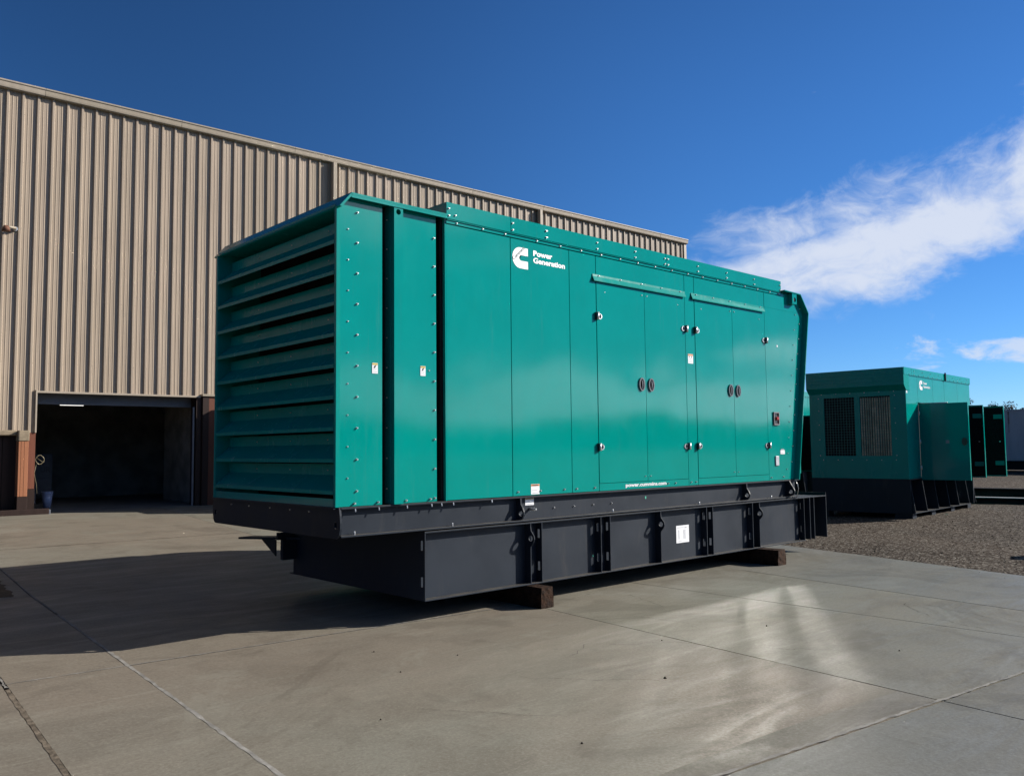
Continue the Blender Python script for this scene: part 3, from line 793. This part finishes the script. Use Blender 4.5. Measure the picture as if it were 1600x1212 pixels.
# --- skid frame
k = MB()
for y0, y1, wy0, wy1 in ((-.004, .10, .062, .078), (WY-.10, WY+.004, WY-.078, WY-.062)):
    k.box(.03, 7.62, y0, y1, .845, .860); k.box(.03, 7.62, y0, y1, 1.082, 1.097); k.box(.03, 7.60, wy0, wy1, .860, 1.082)
k.box(.05, .07, .078, WY-.078, .84, 1.097); k.box(7.55, 7.60, .078, WY-.078, .86, 1.08)
for x in (1.5, 3, 4.5, 6): k.box(x, x+.1, .078, WY-.078, .87, 1.05)
B(k, 'skid', STEEL, .0015)
# curved end plates with lifting holes
def endplate(x0, x1):
    p = MB()
    p.box(x0, x1, .16, WY-.16, .832, 1.10)
    for s in (0, 1):
        o = [(.16, .832), (.055, .832), (.025, .842), (.0, .87), (-.014, .92), (-.016, .97), (-.010, 1.03), (.004, 1.097), (.16, 1.097)]
        c = (.058, .945)
        if s: o = [(WY-a, z) for a, z in o]; c = (WY-.058, .945)
        p.holed(o, c, .026, x0, x1, 'x')
    return p
p = endplate(.012, .030); p.box(-.02, .012, .04, WY-.04, 1.082, 1.10); B(p, 'skid_end_plate', STEEL)
sb = MB()
for y in (.5, .85, 1.25, 1.7, 2.1): sb.bolt((.012, y, 1.045), .010, .01, (-1, 0, 0))
for x in (2.64, 2.945, 3.252, 3.56): sb.bolt((x, .062, .957), .012, .012)
for x in (.18, 1.25, 3.55, 5.2, 6.9): sb.bolt((x, .03, .860), .016, .022, (0, 0, 1))
o = B(sb, 'skid_bolts', ZINC); o['kind'] = 'stuff'
st_ = MB(); st_.cyl((2.285, -.01, .962), .014, .075, 'y', 10); st_.bolt((2.285, -.012, .962), .020, .02); B(st_, 'ground_stud', ZINC)
o = B(MB().box(4.165, 4.185, .060, .062, .975, 1.005), 'paint_mark', TOUCHUP)
for x in (2.100, 6.235, 7.345):
    g = MB(); big = .03 if x > 7 else 0
    g.holed([(.062, .862), (.0, .862), (-.030-big, .885), (-.048-big, .918), (-.048-big, .945), (-.030-big, .985), (-.004-big, 1.02), (.0, 1.082), (.062, 1.082)], (-.004-big*.5, .928), .027, x, x+.018, 'x')
    B(g, 'lifting_lug', STEEL)
# --- sub-base tank
t = MB(); t.box(.93, 7.72, .085, WY-.085, .215, .818); B(t, 'tank', STEEL)
f = MB()
for y0, y1 in ((.0, .0855), (WY-.0855, WY)):
    f.box(.905, 7.76, y0, y1, .205, .217); f.box(.905, 8.40, y0, y1, .818, .832)
f.box(.905, .93, .085, WY-.085, .205, .830); f.box(7.60, 8.40, .086, WY-.086, .818, .830)
f.box(7.60, 8.385, WY-.11, WY-.10, .832, .875); f.box(8.388, 8.40, .004, WY-.004, .79, .872)
B(f, 'tank_flange', STEEL, .0012)
def fin(x, slots=True, lug=False, y0=0.0, th=.010, ztop=.818, parts='stiffener'):
    m = MB(); za, zb = .217, ztop
    if lug:
        m.box(x, x+th, y0, .085, za, .55); m.box(x, x+th, y0, .085, .79, zb)
        m.holed([(.085, .55), (y0, .55), (y0-.002, .585), (y0-.042, .630), (y0-.055, .662), (y0-.050, .695), (y0-.006, .745), (y0, .79), (.085, .79)], (y0-.002, .668), .029, x, x+th, 'x')
    elif slots:
        ya, yb = y0+.030, y0+.060
        m.box(x, x+th, y0, ya, za, zb); m.box(x, x+th, yb, .085, za, zb)
        for a, c in ((za, .33), (.42, .66), (.75, zb)): m.box(x, x+th, ya, yb, a, c)
    else: m.box(x, x+th, y0, .085, za, zb)
    B(m, parts, STEEL)
for x in (.905, 2.396, 3.308, 3.462, 5.306, 5.440, 6.364, 7.731): fin(x)
for x in (2.236, 4.372, 6.533): fin(x, lug=True)
B(MB().box(4.455, 4.463, .079, .086, .217, .818), 'tank_seam', STEEL)
for x in (7.897, 8.020, 8.384):
    B(MB().box(x, x+.012, .0, WY-.01, .212, .818), 'end_bulkhead', STEEL)
B(MB().box(7.745, 8.385, .45, .46, .30, .818), 'end_backing', DARKIN)
# a rod and valve at the back of the tank deck
v = MB(); v.tube([(7.86, .22, .832), (7.93, .26, 1.06), (7.955, .28, 1.16), (7.93, .30, 1.17)], .010); B(v, 'bent_rod', STEEL)
v = MB(); v.cyl((8.35, .62, .83), .045, .16, 'z', 10, mi=0); v.cyl((8.35, .62, .99), .032, .10, 'z', 10, mi=0); v.cyl((8.35, .62, 1.09), .018, .10, 'z', 8, mi=1); v.cyl((8.35, .62, .90), .050, .025, 'z', 10, mi=2)
v.build('filler_valve', [STEEL, BRASS, ZINC], gen, OFF)
v = MB(); v.tube([(7.44, -.045, 1.085), (7.46, -.06, 1.03), (7.475, -.065, .97), (7.47, -.055, .905), (7.49, -.03, .85), (7.52, .0, .84)], .004); B(v, 'cable', ZINC)
# far brackets at the end of the tank
v = MB(); v.prism([(.905, 2.30), (.905, 2.60), (.62, 2.93), (.45, 2.90), (.56, 2.74)], .600, .622, 'z'); v.prism([(2.50, .60), (2.88, .60), (2.50, .42)], .70, .715, 'x'); v.box(.70, .905, 2.44, 2.48, .60, .68); v.box(.74, .905, 2.40, 2.46, .38, .60)
B(v, 'outrigger_bracket', STEEL)
L, go = label(4.78, 5.04, .404, .615, .0845, None, lines=0, name='data_plate')
for kx in (4.83, 4.93, 4.955): L.box(kx, kx+.006, .081, .0825, .45, .56, 2)
L.box(4.95, 4.99, .081, .0825, .582, .587, 3); L.box(4.80, 4.93, .081, .0825, .588, .591, 2); L.box(4.82, 4.90, .081, .0825, .424, .428, 2); go()
B(MB().cyl((3.262, .0815, .395), .011, .004, 'y', 8), 'paint_mark', TOUCHUP)

# --- timber blocks
def timber(x0, x1, y0, y1, h, lab, rz=0.0):
    o = MB(); n = 8
    W_, D_ = (x1-x0)/2, (y1-y0)/2
    rr = random.Random(int(x0*100))
    vs = []; fs = []
    prof = [(-W_, 0), (-W_, h*.35), (-W_, h*.7), (-W_+.012, h), (0, h), (W_-.012, h), (W_, h*.7), (W_, h*.35), (W_, 0)]
    m = len(prof)
    for i in range(n+1):
        y = -D_+2*D_*i/n
        for (a, z) in prof: vs.append((a+rr.uniform(-.004, .004), y+(rr.uniform(-.006, .006) if i in (0, n) else 0), max(0, z+(rr.uniform(-.004, .0) if z else 0))))
    for i in range(n):
        for kk in range(m): fs.append((i*m+kk, i*m+(kk+1) % m, (i+1)*m+(kk+1) % m, (i+1)*m+kk))
    fs += [tuple(range(m)), tuple(n*m+kk for kk in range(m-1, -1, -1))]
    o.add(vs, fs); ob = o.build('timber_block', TIE); ob.location = ((x0+x1)/2, (y0+y1)/2, 0.001); ob.rotation_euler = (0, 0, rz)
    return tag(ob, lab, 'timber block', 'timber blocks propping up the front generator')
timber(2.16, 2.335, -.222, 2.75, .203, 'brown timber block under the left part of the front generator, nearest the camera')
timber(6.42, 6.62, -.31, 2.75, .203, 'brown timber block under the right end of the front generator', R(1))
ob = MB().box(-.16, .16, -.1, .1, 0, .5).build('timber_block', TIE, bevel=.006); ob.location = (10.25, -2.78, -.03); ob.rotation_euler = (0, 0, .3)  # unseen block, added so that its shadow reaches in from the right
tag(ob, 'timber block on end, added out of view at the right to cast a shadow on the gravel', 'timber block')


# ------------------------------------------------------------------ smaller generators (prototype in local coordinates)
def make_small():
    g = empty('generator_enclosure', (0, 0, 0))
    LN, WD = 4.62, 2.15
    def b(mb, name, m, bevel=0.0, parent=None): return mb.build(name, m, parent or g, (0, 0, 0), bevel)
    b(MB().box(.05, LN-.05, .05, WD-.05, .85, 3.1), 'inner_body', DARKIN)
    # end wall with two guarded openings
    za, zb = 1.37, 2.68
    e = MB(); e.box(0, .03, .0, .335, .87, 2.90); e.box(0, .03, 1.81, WD, .87, 2.90); e.box(0, .03, .335, 1.81, .87, za); e.box(0, .03, .335, 1.81, zb, 2.90); e.box(0, .03, .995, 1.115, za, zb)
    b(e, 'end_wall', GREEND, .002)
    for y0, y1, core in ((1.115, 1.81, 0), (.335, .995, 1)):
        w_ = MB()
        n = 11
        for i in range(1, n): y = y0+(y1-y0)*i/n; w_.box(.012, .016, y-.003, y+.003, za, zb)
        for i in range(1, 22): z = za+(zb-za)*i/22; w_.box(.008, .012, y0, y1, z-.003, z+.003)
        o = b(w_, 'guard_mesh', MESHW); o['kind'] = 'stuff'
        bx = MB(); bx.box(.036, .046, y0, y1, za, zb); b(bx, 'guard_back', DARKIN)
        if core:
            rd = MB()
            for i in range(13): y = y0+.025+(y1-y0-.05)*i/12; rd.box(.020, .034, y-.016, y+.016, za, zb-.03)
            o = b(rd, 'radiator_fins', CORE); o['kind'] = 'stuff'
    sc = MB()
    for y in (.25, .56, .88, 1.20, 1.52, 1.86):
        for z in (1.28, 2.77): sc.bolt((0, y, z), .012, .01, (-1, 0, 0))
    for z in (1.38, 1.74, 2.08, 2.40, 2.68):
        for y in (.235, 1.93): sc.bolt((0, y, z), .012, .01, (-1, 0, 0))
    # hood over the end wall
    hd = MB(); hd.prism([(.0, 2.78), (-.125, 2.90), (-.125, 3.27), (.3, 3.27), (.3, 3.255), (-.11, 3.255), (-.11, 2.907), (.0, 2.80)], -.012, WD+.012, 'y')
    hd.prism([(.0, 2.78), (-.125, 2.90), (-.125, 3.27), (.2, 3.27), (.2, 2.78)], -.014, -.004, 'y')
    for z in (2.99, 3.07, 3.15): hd.box(-.130, -.124, .02, WD-.02, z, z+.012)
    b(hd, 'hood', GREEND, .002)
    # long side
    def pn(x0, x1, z0, z1, name='side_panel'): return b(MB().box(x0, x1, .0, .034, z0, z1), name, GREEN, .003)
    pn(.03, .757, .87, 3.10); pn(.763, 1.775, 2.53, 3.10); pn(1.781, 2.60, 2.53, 3.10); pn(2.606, 3.60, 2.53, 3.10); pn(3.606, LN, .87, 3.10)
    pn(.763, 3.60, .87, .90, 'sill_panel')
    b(MB().box(.03, LN, WD-.034, WD, .87, 3.10), 'side_panel', GREEN); b(MB().box(LN-.03, LN, .034, WD-.034, .87, 3.10), 'end_wall', GREEN)
    for x0, x1 in ((-.10, .36), (.366, 2.625), (2.635, LN+.02)):
        r = MB(); r.box(x0, x1, -.020, .005, 3.115, 3.275); r.box(x0, x1, .005, WD+.02, 3.26, 3.275); r.box(x0, x1, WD, WD+.02, 3.115, 3.26)
        b(r, 'roof_panel', GREEN, .002)
    b(MB().box(.03, LN, -.008, .02, 3.10, 3.115), 'roof_trim', GREEN)
    b(MB().box(2.618, 2.645, -.05, -.02, 3.10, 3.30), 'lifting_tab', STEEL)
    for i in range(15): sc.bolt((.2+i*.31, -.020, 3.135), .011, .01)
    for i in range(8): sc.bolt((.5+i*.55, -.020, 3.21), .011, .01)
    o = b(sc, 'bolt_heads', ZINC); o['kind'] = 'stuff'
    # open doors: one leaf hinged left, two leaves hinged right
    for hx, wd_, side in ((.775, .99, -1), (2.60, .82, 1), (3.60, 1.0, 1)):
        d = MB(); d.box(hx-.006, hx+.006, -.004-wd_, -.004, .835, 2.50)
        lx0, lx1 = (hx+.006, hx+.05) if side < 0 else (hx-.05, hx-.006)
        for a in ((-.004-wd_, -wd_+.008), (-.016, -.004)): d.box(lx0, lx1, a[0], a[1], .835, 2.50)
        for a in ((.835, .850), (2.485, 2.50)): d.box(lx0, lx1, -wd_+.008, -.016, a[0], a[1])
        dr = b(d, 'door', GREEN)
        fo = MB(); xf = (hx+.007, hx+.03) if side < 0 else (hx-.03, hx-.007); fo.box(xf[0], xf[1], -wd_+.02, -.03, .87, 2.465); fo.build('foam_lining', FOAM, dr)
        if side < 0:
            h = MB(); h.prism([(-.905+.055*math.cos(q), 1.66+.085*math.sin(q)) for q in [2*math.pi*i/16 for i in range(16)]], hx-.025, hx-.006, 'x'); h.build('door_handle', BLACK, dr)
            h = MB(); h.box(hx-.009, hx-.006, -.60, -.53, 1.625, 1.695); h.build('door_label', INKG, dr)
            h = MB(); h.tube([(hx-.03, -.01, 2.535), (hx+.0, -.06, 2.515), (hx+.01, -.25, 2.510), (hx+.01, -.6, 2.508)], .012); h.build('door_seal', ZINC, dr)
        else:
            for z in (1.10, 2.20): MB().box(hx-.040, hx-.031, -wd_+.03, -wd_+.22, z, z+.10).build('door_bracket', GREEN, dr)
            MB().cyl((hx-.052, -wd_+.10, 1.66), .015, .02, 'x', 8).build('door_catch', ZINC, dr)
        for z in (1.05, 1.62, 2.25):
            h = MB(); h.cyl((hx, -.012, z), .014, .10, 'z', 8); h.build('hinge', CHROME, dr)
    L, go = label(.03, .10, 2.72, 2.80, .0, None, lines=2, parent=g, off=(0, 0, 0)); go()
    logo_mesh(.874, 1.080, 2.822, 3.035, -.003, WHITE, g)
    text_mesh('Power', 1.155, 1.40, 2.955, 3.012, -.003, WHITE, g, bold=.022)
    text_mesh('Generation', 1.155, 1.60, 2.875, 2.935, -.003, WHITE, g, bold=.022)
    text_mesh('Cummins', .86, 1.05, 2.95, 2.985, -.005, SCRIPT, g, bold=.004, rot=R(42))
    # engine block seen through the open side
    en = MB(); en.box(1.1, 3.3, .45, 1.7, .95, 1.75); en.box(1.3, 3.0, .6, 1.5, 1.75, 2.25)
    for i in range(5): en.cyl((1.4+.4*i, .44, 2.0), .09, .2, 'y', 10)
    b(en, 'engine', STEEL, .02)
    # base: closed dark end, ribbed side with slanted gussets
    bs = MB(); bs.box(.03, LN-.03, .20, WD-.03, .16, .868); b(bs, 'base', STEEL)
    rl = MB(); rl.box(.0, LN, -.02, .04, .85, .870); rl.box(.0, 3.95, -.10, .20, .145, .160); rl.box(-.0, .02, -.02, WD, .13, .868)
    rl.box(4.33, 4.36, -.06, .2, .14, .80)
    b(rl, 'base_rail', STEEL)
    for x in (.03, .78, 1.55, 2.35, 3.05, 3.85, 4.40):
        gs = MB(); gs.prism([(.20, .86), (.0, .86), (-.095, .16), (.20, .16)], x, x+.012, 'x'); b(gs, 'gusset', STEEL)
    for x in (.05, 1.29, 2.66, 3.95):
        b(MB().box(x, x+.25, -.02, .35, .0, .145), 'foot', STEEL); b(MB().box(x, x+.25, WD-.35, WD-.02, .0, .16), 'foot', STEEL)
    return g

small = make_small()
small.location = (14.766, 1.405, -.03); small.rotation_euler = (0, 0, R(4))
tag(small, 'smaller dark green generator with meshed end openings and three side doors standing open', 'generator', 'green generator enclosures')
g2 = copy_tree(small); g2.location = (17.35, 6.75, -.02); g2.rotation_euler = (0, 0, R(4))
g2['label'] = 'green generator glimpsed in the gap behind the front generator and the open-doored one'
g3 = copy_tree(small); g3.location = (6.45, 11.45, .18); g3.rotation_euler = (0, 0, R(-2.6))
g3['label'] = 'green generator parked along the warehouse wall, hidden behind the large front generator'


# ------------------------------------------------------------------ warehouse
TH = -.0456
wh = empty('warehouse', (0, 14.842, .26), TH)
tag(wh, 'tan corrugated metal warehouse with eaves gutter and dark open doorway', 'warehouse')
ZB = .26
def wb(mb, name, m, bevel=0.0, parent=None): return mb.build(name, m, parent or wh, (0, 0, ZB), bevel)
PIT = .3048; PH = .384-.045
def prof(s0, s1):
    pts = []
    base = [(.0, 0), (.022, -.048), (.064, -.048), (.086, 0), (.132, 0), (.140, -.006), (.150, -.006), (.158, 0), (.212, 0), (.220, -.006), (.230, -.006), (.238, 0)]
    k = math.floor((s0-PH)/PIT)-1
    allp = []
    while PH+k*PIT < s1+PIT:
        allp += [(PH+k*PIT+a, t) for a, t in base]; k += 1
    def at(s):
        for (a, ta), (b_, tb) in zip(allp, allp[1:]):
            if a <= s <= b_: return ta+(tb-ta)*(s-a)/(b_-a) if b_ > a else ta
    return [(s0, at(s0))]+[p for p in allp if s0 < p[0] < s1]+[(s1, at(s1))]
def wall_panel(s0, s1, z0, z1):
    p = prof(s0, s1); n = len(p); mb = MB()
    vs = [(s, t, z0) for s, t in p]+[(s, t, z1) for s, t in p]+[(s, t+.006, z0) for s, t in p]+[(s, t+.006, z1) for s, t in p]
    fs = [(i, i+1, n+i+1, n+i) for i in range(n-1)]+[(2*n+i, 3*n+i, 3*n+i+1, 2*n+i+1) for i in range(n-1)]+[(i, 2*n+i, 2*n+i+1, i+1) for i in range(n-1)]
    fs += [(0, n, 3*n, 2*n), (n-1, 3*n-1, 4*n-1, 2*n-1)]
    mb.add(vs, fs); return mb
DL, DR_, ZTOP, ZHD, ZWS = 1.121, 4.66, 9.80, 2.985, 2.05
SEND = 24.09
plain = None
k = -28
while True:
    s0 = PH+.0+k*.9144; s1 = s0+.9144
    if s0 > SEND-.05: break
    s1 = min(s1, SEND-.02)
    cuts = sorted({s0, s1}|{c for c in (DL, DR_, -3.2, -11.0) if s0 < c < s1})
    for a, c in zip(cuts, cuts[1:]):
        mid = (a+c)/2
        z0 = ZHD if DL < mid < DR_ else (4.3 if -11.0 < mid < -3.2 else (ZWS if mid < DL else ZHD))
        wb(wall_panel(a, c, z0, ZTOP), 'wall_panel', SIDING)
    k += 1
sc = MB()
for i in range(-80, 78):
    s = PH+i*PIT+.041
    for z in (3.6, 5.1, 6.6, 8.1, 9.2):
        if s < SEND-.1: sc.bolt((s+.03, -.030, z), .010, .008)
o = wb(sc, 'siding_screws', mat('siding_screw', (.20, .16, .12), .5, var=(10, .2))); o['kind'] = 'stuff'
# shell behind the siding, roof
sh_ = MB(); sh_.box(-25, SEND-.05, .02, .10, 3.1, 9.75); sh_.box(DR_+.35, SEND-.05, .02, .10, .0, 3.1); sh_.box(-25, DL-.05, .02, .10, .0, 3.1)
sh_.box(SEND-.12, SEND-.04, .10, 26, .0, 9.75); sh_.box(-25, -24.9, .10, 26, 0, 9.75); sh_.box(-25, SEND-.04, 26, 26.1, 0, 9.75)
wb(sh_, 'wall_shell', DARKIN)
wb(wall_panel(-25, SEND, .3, 9.8), 'rear_siding', SIDING).location = (0, 26.15, 0)
ro = MB(); ro.add([(-25, -.02, 9.80), (SEND, -.02, 9.80), (SEND, 13, 10.9), (-25, 13, 10.9), (SEND, 26.2, 9.80), (-25, 26.2, 9.80)], [(0, 1, 2, 3), (3, 2, 4, 5)])
wb(ro, 'roof', TRIM)
# gutter lengths
s = -26.35
gp = [(.0, 9.700), (-.115, 9.700), (-.130, 9.715), (-.138, 9.75), (-.146, 9.825), (-.165, 9.842), (-.165, 9.872), (-.150, 9.880), (.0, 9.880)]
while s < SEND:
    e_ = min(s+3.05, SEND+.05)
    wb(MB().prism(gp, s+.003, e_-.003, 'x'), 'gutter', TRIM, .004); s += 3.05
for s in (8.33, 16.12):
    wb(MB().box(s-.0, s+.115, -.21, -.045, 3.0, 9.699), 'downspout', TRIM, .01)
wb(MB().box(SEND-.14, SEND+.01, -.075, .05, .3, 9.699), 'corner_trim', TRIM, .004)
wb(MB().box(DL-.020, DL+.012, -.065, .10, ZWS, ZHD+.02), 'door_trim', TRIM, .003)
wb(MB().box(DL+.012, DR_+.10, -.060, .02, ZHD-.045, ZHD), 'door_trim', TRIM, .003)
wb(MB().box(DL-.2, DR_+.1, .42, .56, 2.715, 3.2), 'lintel', LINTEL, .004)
# wainscot, pilaster, caps, plinth on the left of the doorway
wn = MB()
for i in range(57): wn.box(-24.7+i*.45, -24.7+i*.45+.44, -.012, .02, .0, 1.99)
wb(wn, 'wainscot', BROWN_SHADE, .004)
wb(MB().box(-11.0, -3.2, -.01, .015, 2.0, 4.3), 'bay_door', BROWN_SHADE)
wb(MB().box(.755, .945, -.30, -.0, .66, 1.86), 'pilaster', TERRA, .006)
wb(MB().box(.750, .950, -.305, -.0, .0, .655), 'pilaster_shaded_foot', BROWN_SHADE, .006)  # foot of the pilaster, its shadow put into the colour
for i in range(2): wb(MB().box(.805+i*.065, .809+i*.065, -.304, -.300, .66, 1.86), 'pilaster_groove', TERRA)
wb(MB().box(.745, .958, -.32, .0, 1.862, 2.095), 'stone_cap', CAPST, .02)
wb(MB().box(.30, .743, -.20, .0, 1.985, 2.10), 'stone_cap', CAPST, .03)
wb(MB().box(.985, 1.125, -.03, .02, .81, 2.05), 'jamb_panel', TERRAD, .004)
wb(MB().box(.985, 1.135, -.033, .04, .0, .805), 'jamb_panel', BROWN_SHADE, .004)  # lower jamb in the same brown, shadow painted in
wb(MB().box(-24, 1.37, -.36, -.31, -.0, .385), 'plinth', BROWN_SHADE, .01)  # front face painted dark as if shaded
wb(MB().box(1.371, 1.40, -.36, -.22, -.0, .36), 'plinth_lit_end', LINTEL, .005)  # paler grey paints the sunlit end of the dark plinth
# right jamb
wb(MB().box(4.665, 4.80, -.03, .35, -.0, 2.94), 'jamb_panel', BROWN_SHADE, .004)
wb(MB().box(4.802, 4.955, -.10, .0, .0, 2.97), 'jamb_panel', BROWN_SHADE, .004)
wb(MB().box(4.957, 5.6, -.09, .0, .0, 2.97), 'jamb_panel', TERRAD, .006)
wb(MB().box(4.78, 5.62, -.14, .0, 2.972, 3.03), 'stone_cap', TRIM, .006)
wb(MB().box(4.60, 4.64, .02, .06, .26, 2.7), 'door_track', LINTEL)
# room behind the doorway
rm = MB(); rm.box(-2.0, 8.0, 7.0, 7.1, .0, 4.2); rm.box(-2.1, -2.0, .10, 7.0, .0, 4.2); rm.box(4.95, 5.05, .40, 3.3, .0, 4.2); rm.box(7.9, 8, 3.2, 7, 0, 4.2); rm.box(5.05, 8, 3.2, 3.3, 0, 4.2)
wb(rm, 'room_wall', INWALL)
wb(MB().box(-2.0, 8.0, .10, 7.0, 4.2, 4.3), 'room_ceiling', INWALL)
wb(MB().box(-2.0, 8.0, -.0, 7.0, .15, .268), 'room_floor', INFLOOR)
# things in and by the doorway
WM = Matrix.Translation((0, 14.842, 0)) @ Matrix.Rotation(TH, 4, 'Z')
def wpos(s, t, z): return WM @ Vector((s, t, z))
lt = empty('strip_light', wpos(2.5, 3.0, 2.82), TH); tag(lt, 'white fluorescent strip light hanging inside the dark doorway', 'strip light')
MB().box(-.30, .30, -.05, .05, .035, .07).build('housing', LINTEL, lt); MB().cyl((-.28, 0, .015), .010, .56, 'x', 8).build('tube', TUBE, lt)
hs = MB()
for i in range(6): hs.tube([(-.30+.6*i/5, 0, .07), (-.30+.6*i/5, 0, .09)], .01)
MB().box(-.28, -.27, -.005, .005, .07, 1.4).build('hanger', LINTEL, lt); MB().box(.27, .28, -.005, .005, .07, 1.4).build('hanger', LINTEL, lt)
pl = empty('pail', wpos(1.79, 2.0, .27)); tag(pl, 'pale blue-white pail standing inside the left of the doorway', 'pail')
MB().cyl((0, 0, 0), .085, .39, 'z', 18, .125).build('body', PAIL, pl)
q = MB()
for z, r in ((.375, .133), (.33, .128), (.29, .126)): q.cyl((0, 0, z), r, .014, 'z', 18)
q.build('rim', PAIL, pl)
hc = empty('hose_coil', wpos(1.235, .06, 1.45)); tag(hc, 'small pale hose coil hung at the left door jamb', 'hose')
q = MB(); pts = []
for i in range(60):
    a = 2*math.pi*i/20; r = .085+.006*math.sin(i*1.3); pts.append((r*math.cos(a), -.01*i/20, r*1.15*math.sin(a)))
q.tube(pts, .0045, 6); q.tube([(-.07, 0, .05), (.03, -.02, -.03), (.07, -.02, -.06)], .004, 6); q.build('hose', HOSE, hc)
q = MB(); q.tube([(-.06, .0, -.09), (-.10, 0, -.30), (-.05, .0, -.55), (-.03, .02, -.75)], .004, 6); q.build('hose_tail', HOSE, hc)
sg = empty('sign_board', wpos(2.08, 4.0, .27), TH); tag(sg, 'dim grey sign board with dark letters UR, inside the doorway behind the pail', 'sign')
MB().box(-.20, .20, 0, .02, .26, 1.30).build('board', BOARD, sg)
MB().box(-.20, -.17, .0, .03, 0, .26).build('leg', LINTEL, sg); MB().box(.17, .20, .0, .03, 0, .26).build('leg', LINTEL, sg)
text_mesh('UR', -.08, .17, .82, .97, -.003, INK, sg, bold=.03)
MB().box(-.14, .14, -.004, -.001, .66, .672).build('rule', INK, sg)
ws = empty('wall_spigot', wpos(.60, -.01, 6.56), TH); tag(ws, 'small pipe fitting sticking out of the tan siding at the far left', 'pipe fitting')
q = MB(); q.cyl((.0, -.10, 0), .045, .10, 'y', 12); q.build('flange', ZINC, ws)
q = MB(); q.tube([(0, -.10, 0), (-.03, -.20, -.01), (-.12, -.30, -.03), (-.22, -.34, -.04)], .028, 9); q.build('arm', TRIM, ws)
q = MB(); q.cyl((-.22, -.34, -.14), .09, .12, 'z', 14, .05); q.build('shade', mat('spigot_shadow', (.12, .06, .04), .7, var=(9, .3)), ws)  # dark cone modelled in place of the fitting's cast shadow

# ------------------------------------------------------------------ far things on the right
ct = empty('shipping_container', (50.0, 5.0, -.02), R(3)); tag(ct, 'pale grey white container with a rust streak, far off at the right edge', 'container')
q = MB(); n = 46
for i in range(n):
    y0 = -9+i*.4; q.box(0, .05 if i % 2 else .02, y0, y0+.4, .75, 3.42)
q.box(.05, 2.5, -9, 9.4, .75, 3.40); q.build('box', TRAILER, ct)
q = MB(); q.box(-.03, 2.5, -9.03, 9.43, 3.42, 3.52); q.box(-.03, .1, -9.03, 9.43, .62, .75); q.build('rail', TRAILER, ct)
q = MB(); q.box(.1, 2.4, -8.5, 9, .10, .62); q.build('chassis', DARKIN, ct)
q = MB(); q.box(-.003, .0, 5.22, 5.30, 2.7, 3.42); q.box(-.003, .0, 5.25, 5.28, 2.2, 2.7); q.build('rust_streak', RUST, ct)
for y in (4.0, 2.6, 1.2): MB().box(.3, .8, y-.35, y+.35, 3.52, 3.66).build('roof_vent', BEAMD, ct, bevel=.03)
bm = empty('steel_beam', (21.0, 1.9, -.02), R(10)); tag(bm, 'dark steel beam with a pale upper edge lying on gravel, nearer of the two', 'beam', 'steel beams on the gravel')
MB().prism([(-.13, 0), (.13, 0), (.13, .02), (.01, .02), (.01, .14), (.13, .14), (.13, .16), (-.13, .16), (-.13, .14), (-.01, .14), (-.01, .02), (-.13, .02)], -7, 2.2, 'y').build('web', BEAMD, bm)
MB().box(-.135, .135, -7, 2.2, .161, .178).build('top_plate', BEAMW, bm)
bm2 = empty('steel_beam', (22.4, 2.6, -.02), R(10)); tag(bm2, 'dark steel beam lying on gravel, farther of the two', 'beam', 'steel beams on the gravel')
MB().prism([(-.15, 0), (.15, 0), (.15, .03), (.02, .03), (.02, .32), (.15, .32), (.15, .35), (-.15, .35), (-.15, .32), (-.02, .32), (-.02, .03), (-.15, .03)], -7, 2.6, 'y').build('web', BEAMD, bm2)
def tree(x, y, h, lab, seed):
    rr = random.Random(seed); t = empty('tree', (x, y, -.05)); tag(t, lab, 'tree', 'small trees beyond the open doors')
    q = MB(); q.tube([(0, 0, 0), (.1, .05, h*.35), (0, .1, h*.6)], [.14, .1, .07], 7)
    for k in range(6):
        a = rr.uniform(0, 6.28); q.tube([(.05, .05, h*.45), (math.cos(a)*h*.08, math.sin(a)*h*.08, h*.62), (math.cos(a)*h*.16, math.sin(a)*h*.16, h*.8)], [.05, .035, .015], 5)
    q.build('trunk', BARK, t)
    q = MB()
    cl_ = [(rr.gauss(0, h*.11), rr.gauss(0, h*.11), h*.78+rr.gauss(0, h*.08), rr.uniform(.25, .5)) for _ in range(16)]
    for (cx, cy, cz, cr_) in cl_:
        for _ in range(70):
            v = Vector((rr.gauss(0, 1), rr.gauss(0, 1), rr.gauss(0, .8))).normalized()*cr_*rr.random()**.4+Vector((cx, cy, cz))
            u = Vector((rr.uniform(-1, 1), rr.uniform(-1, 1), rr.uniform(-1, 1))).normalized(); w_ = u.orthogonal().normalized(); s1 = rr.uniform(.06, .12)
            q.add([v-u*s1, v+w_*s1*.5, v+u*s1, v-w_*s1*.5], [(0, 1, 2, 3)])
    q.build('crown', LEAF, t)
tree(60.7, 18.3, 4.4, 'small sparse tree above the open doors, leftmost of three', 1)
tree(62.2, 16.7, 4.9, 'small sparse tree above the open doors, middle of three', 2)
tree(63.5, 14.6, 4.7, 'small sparse tree beside the far container, rightmost of three', 3)
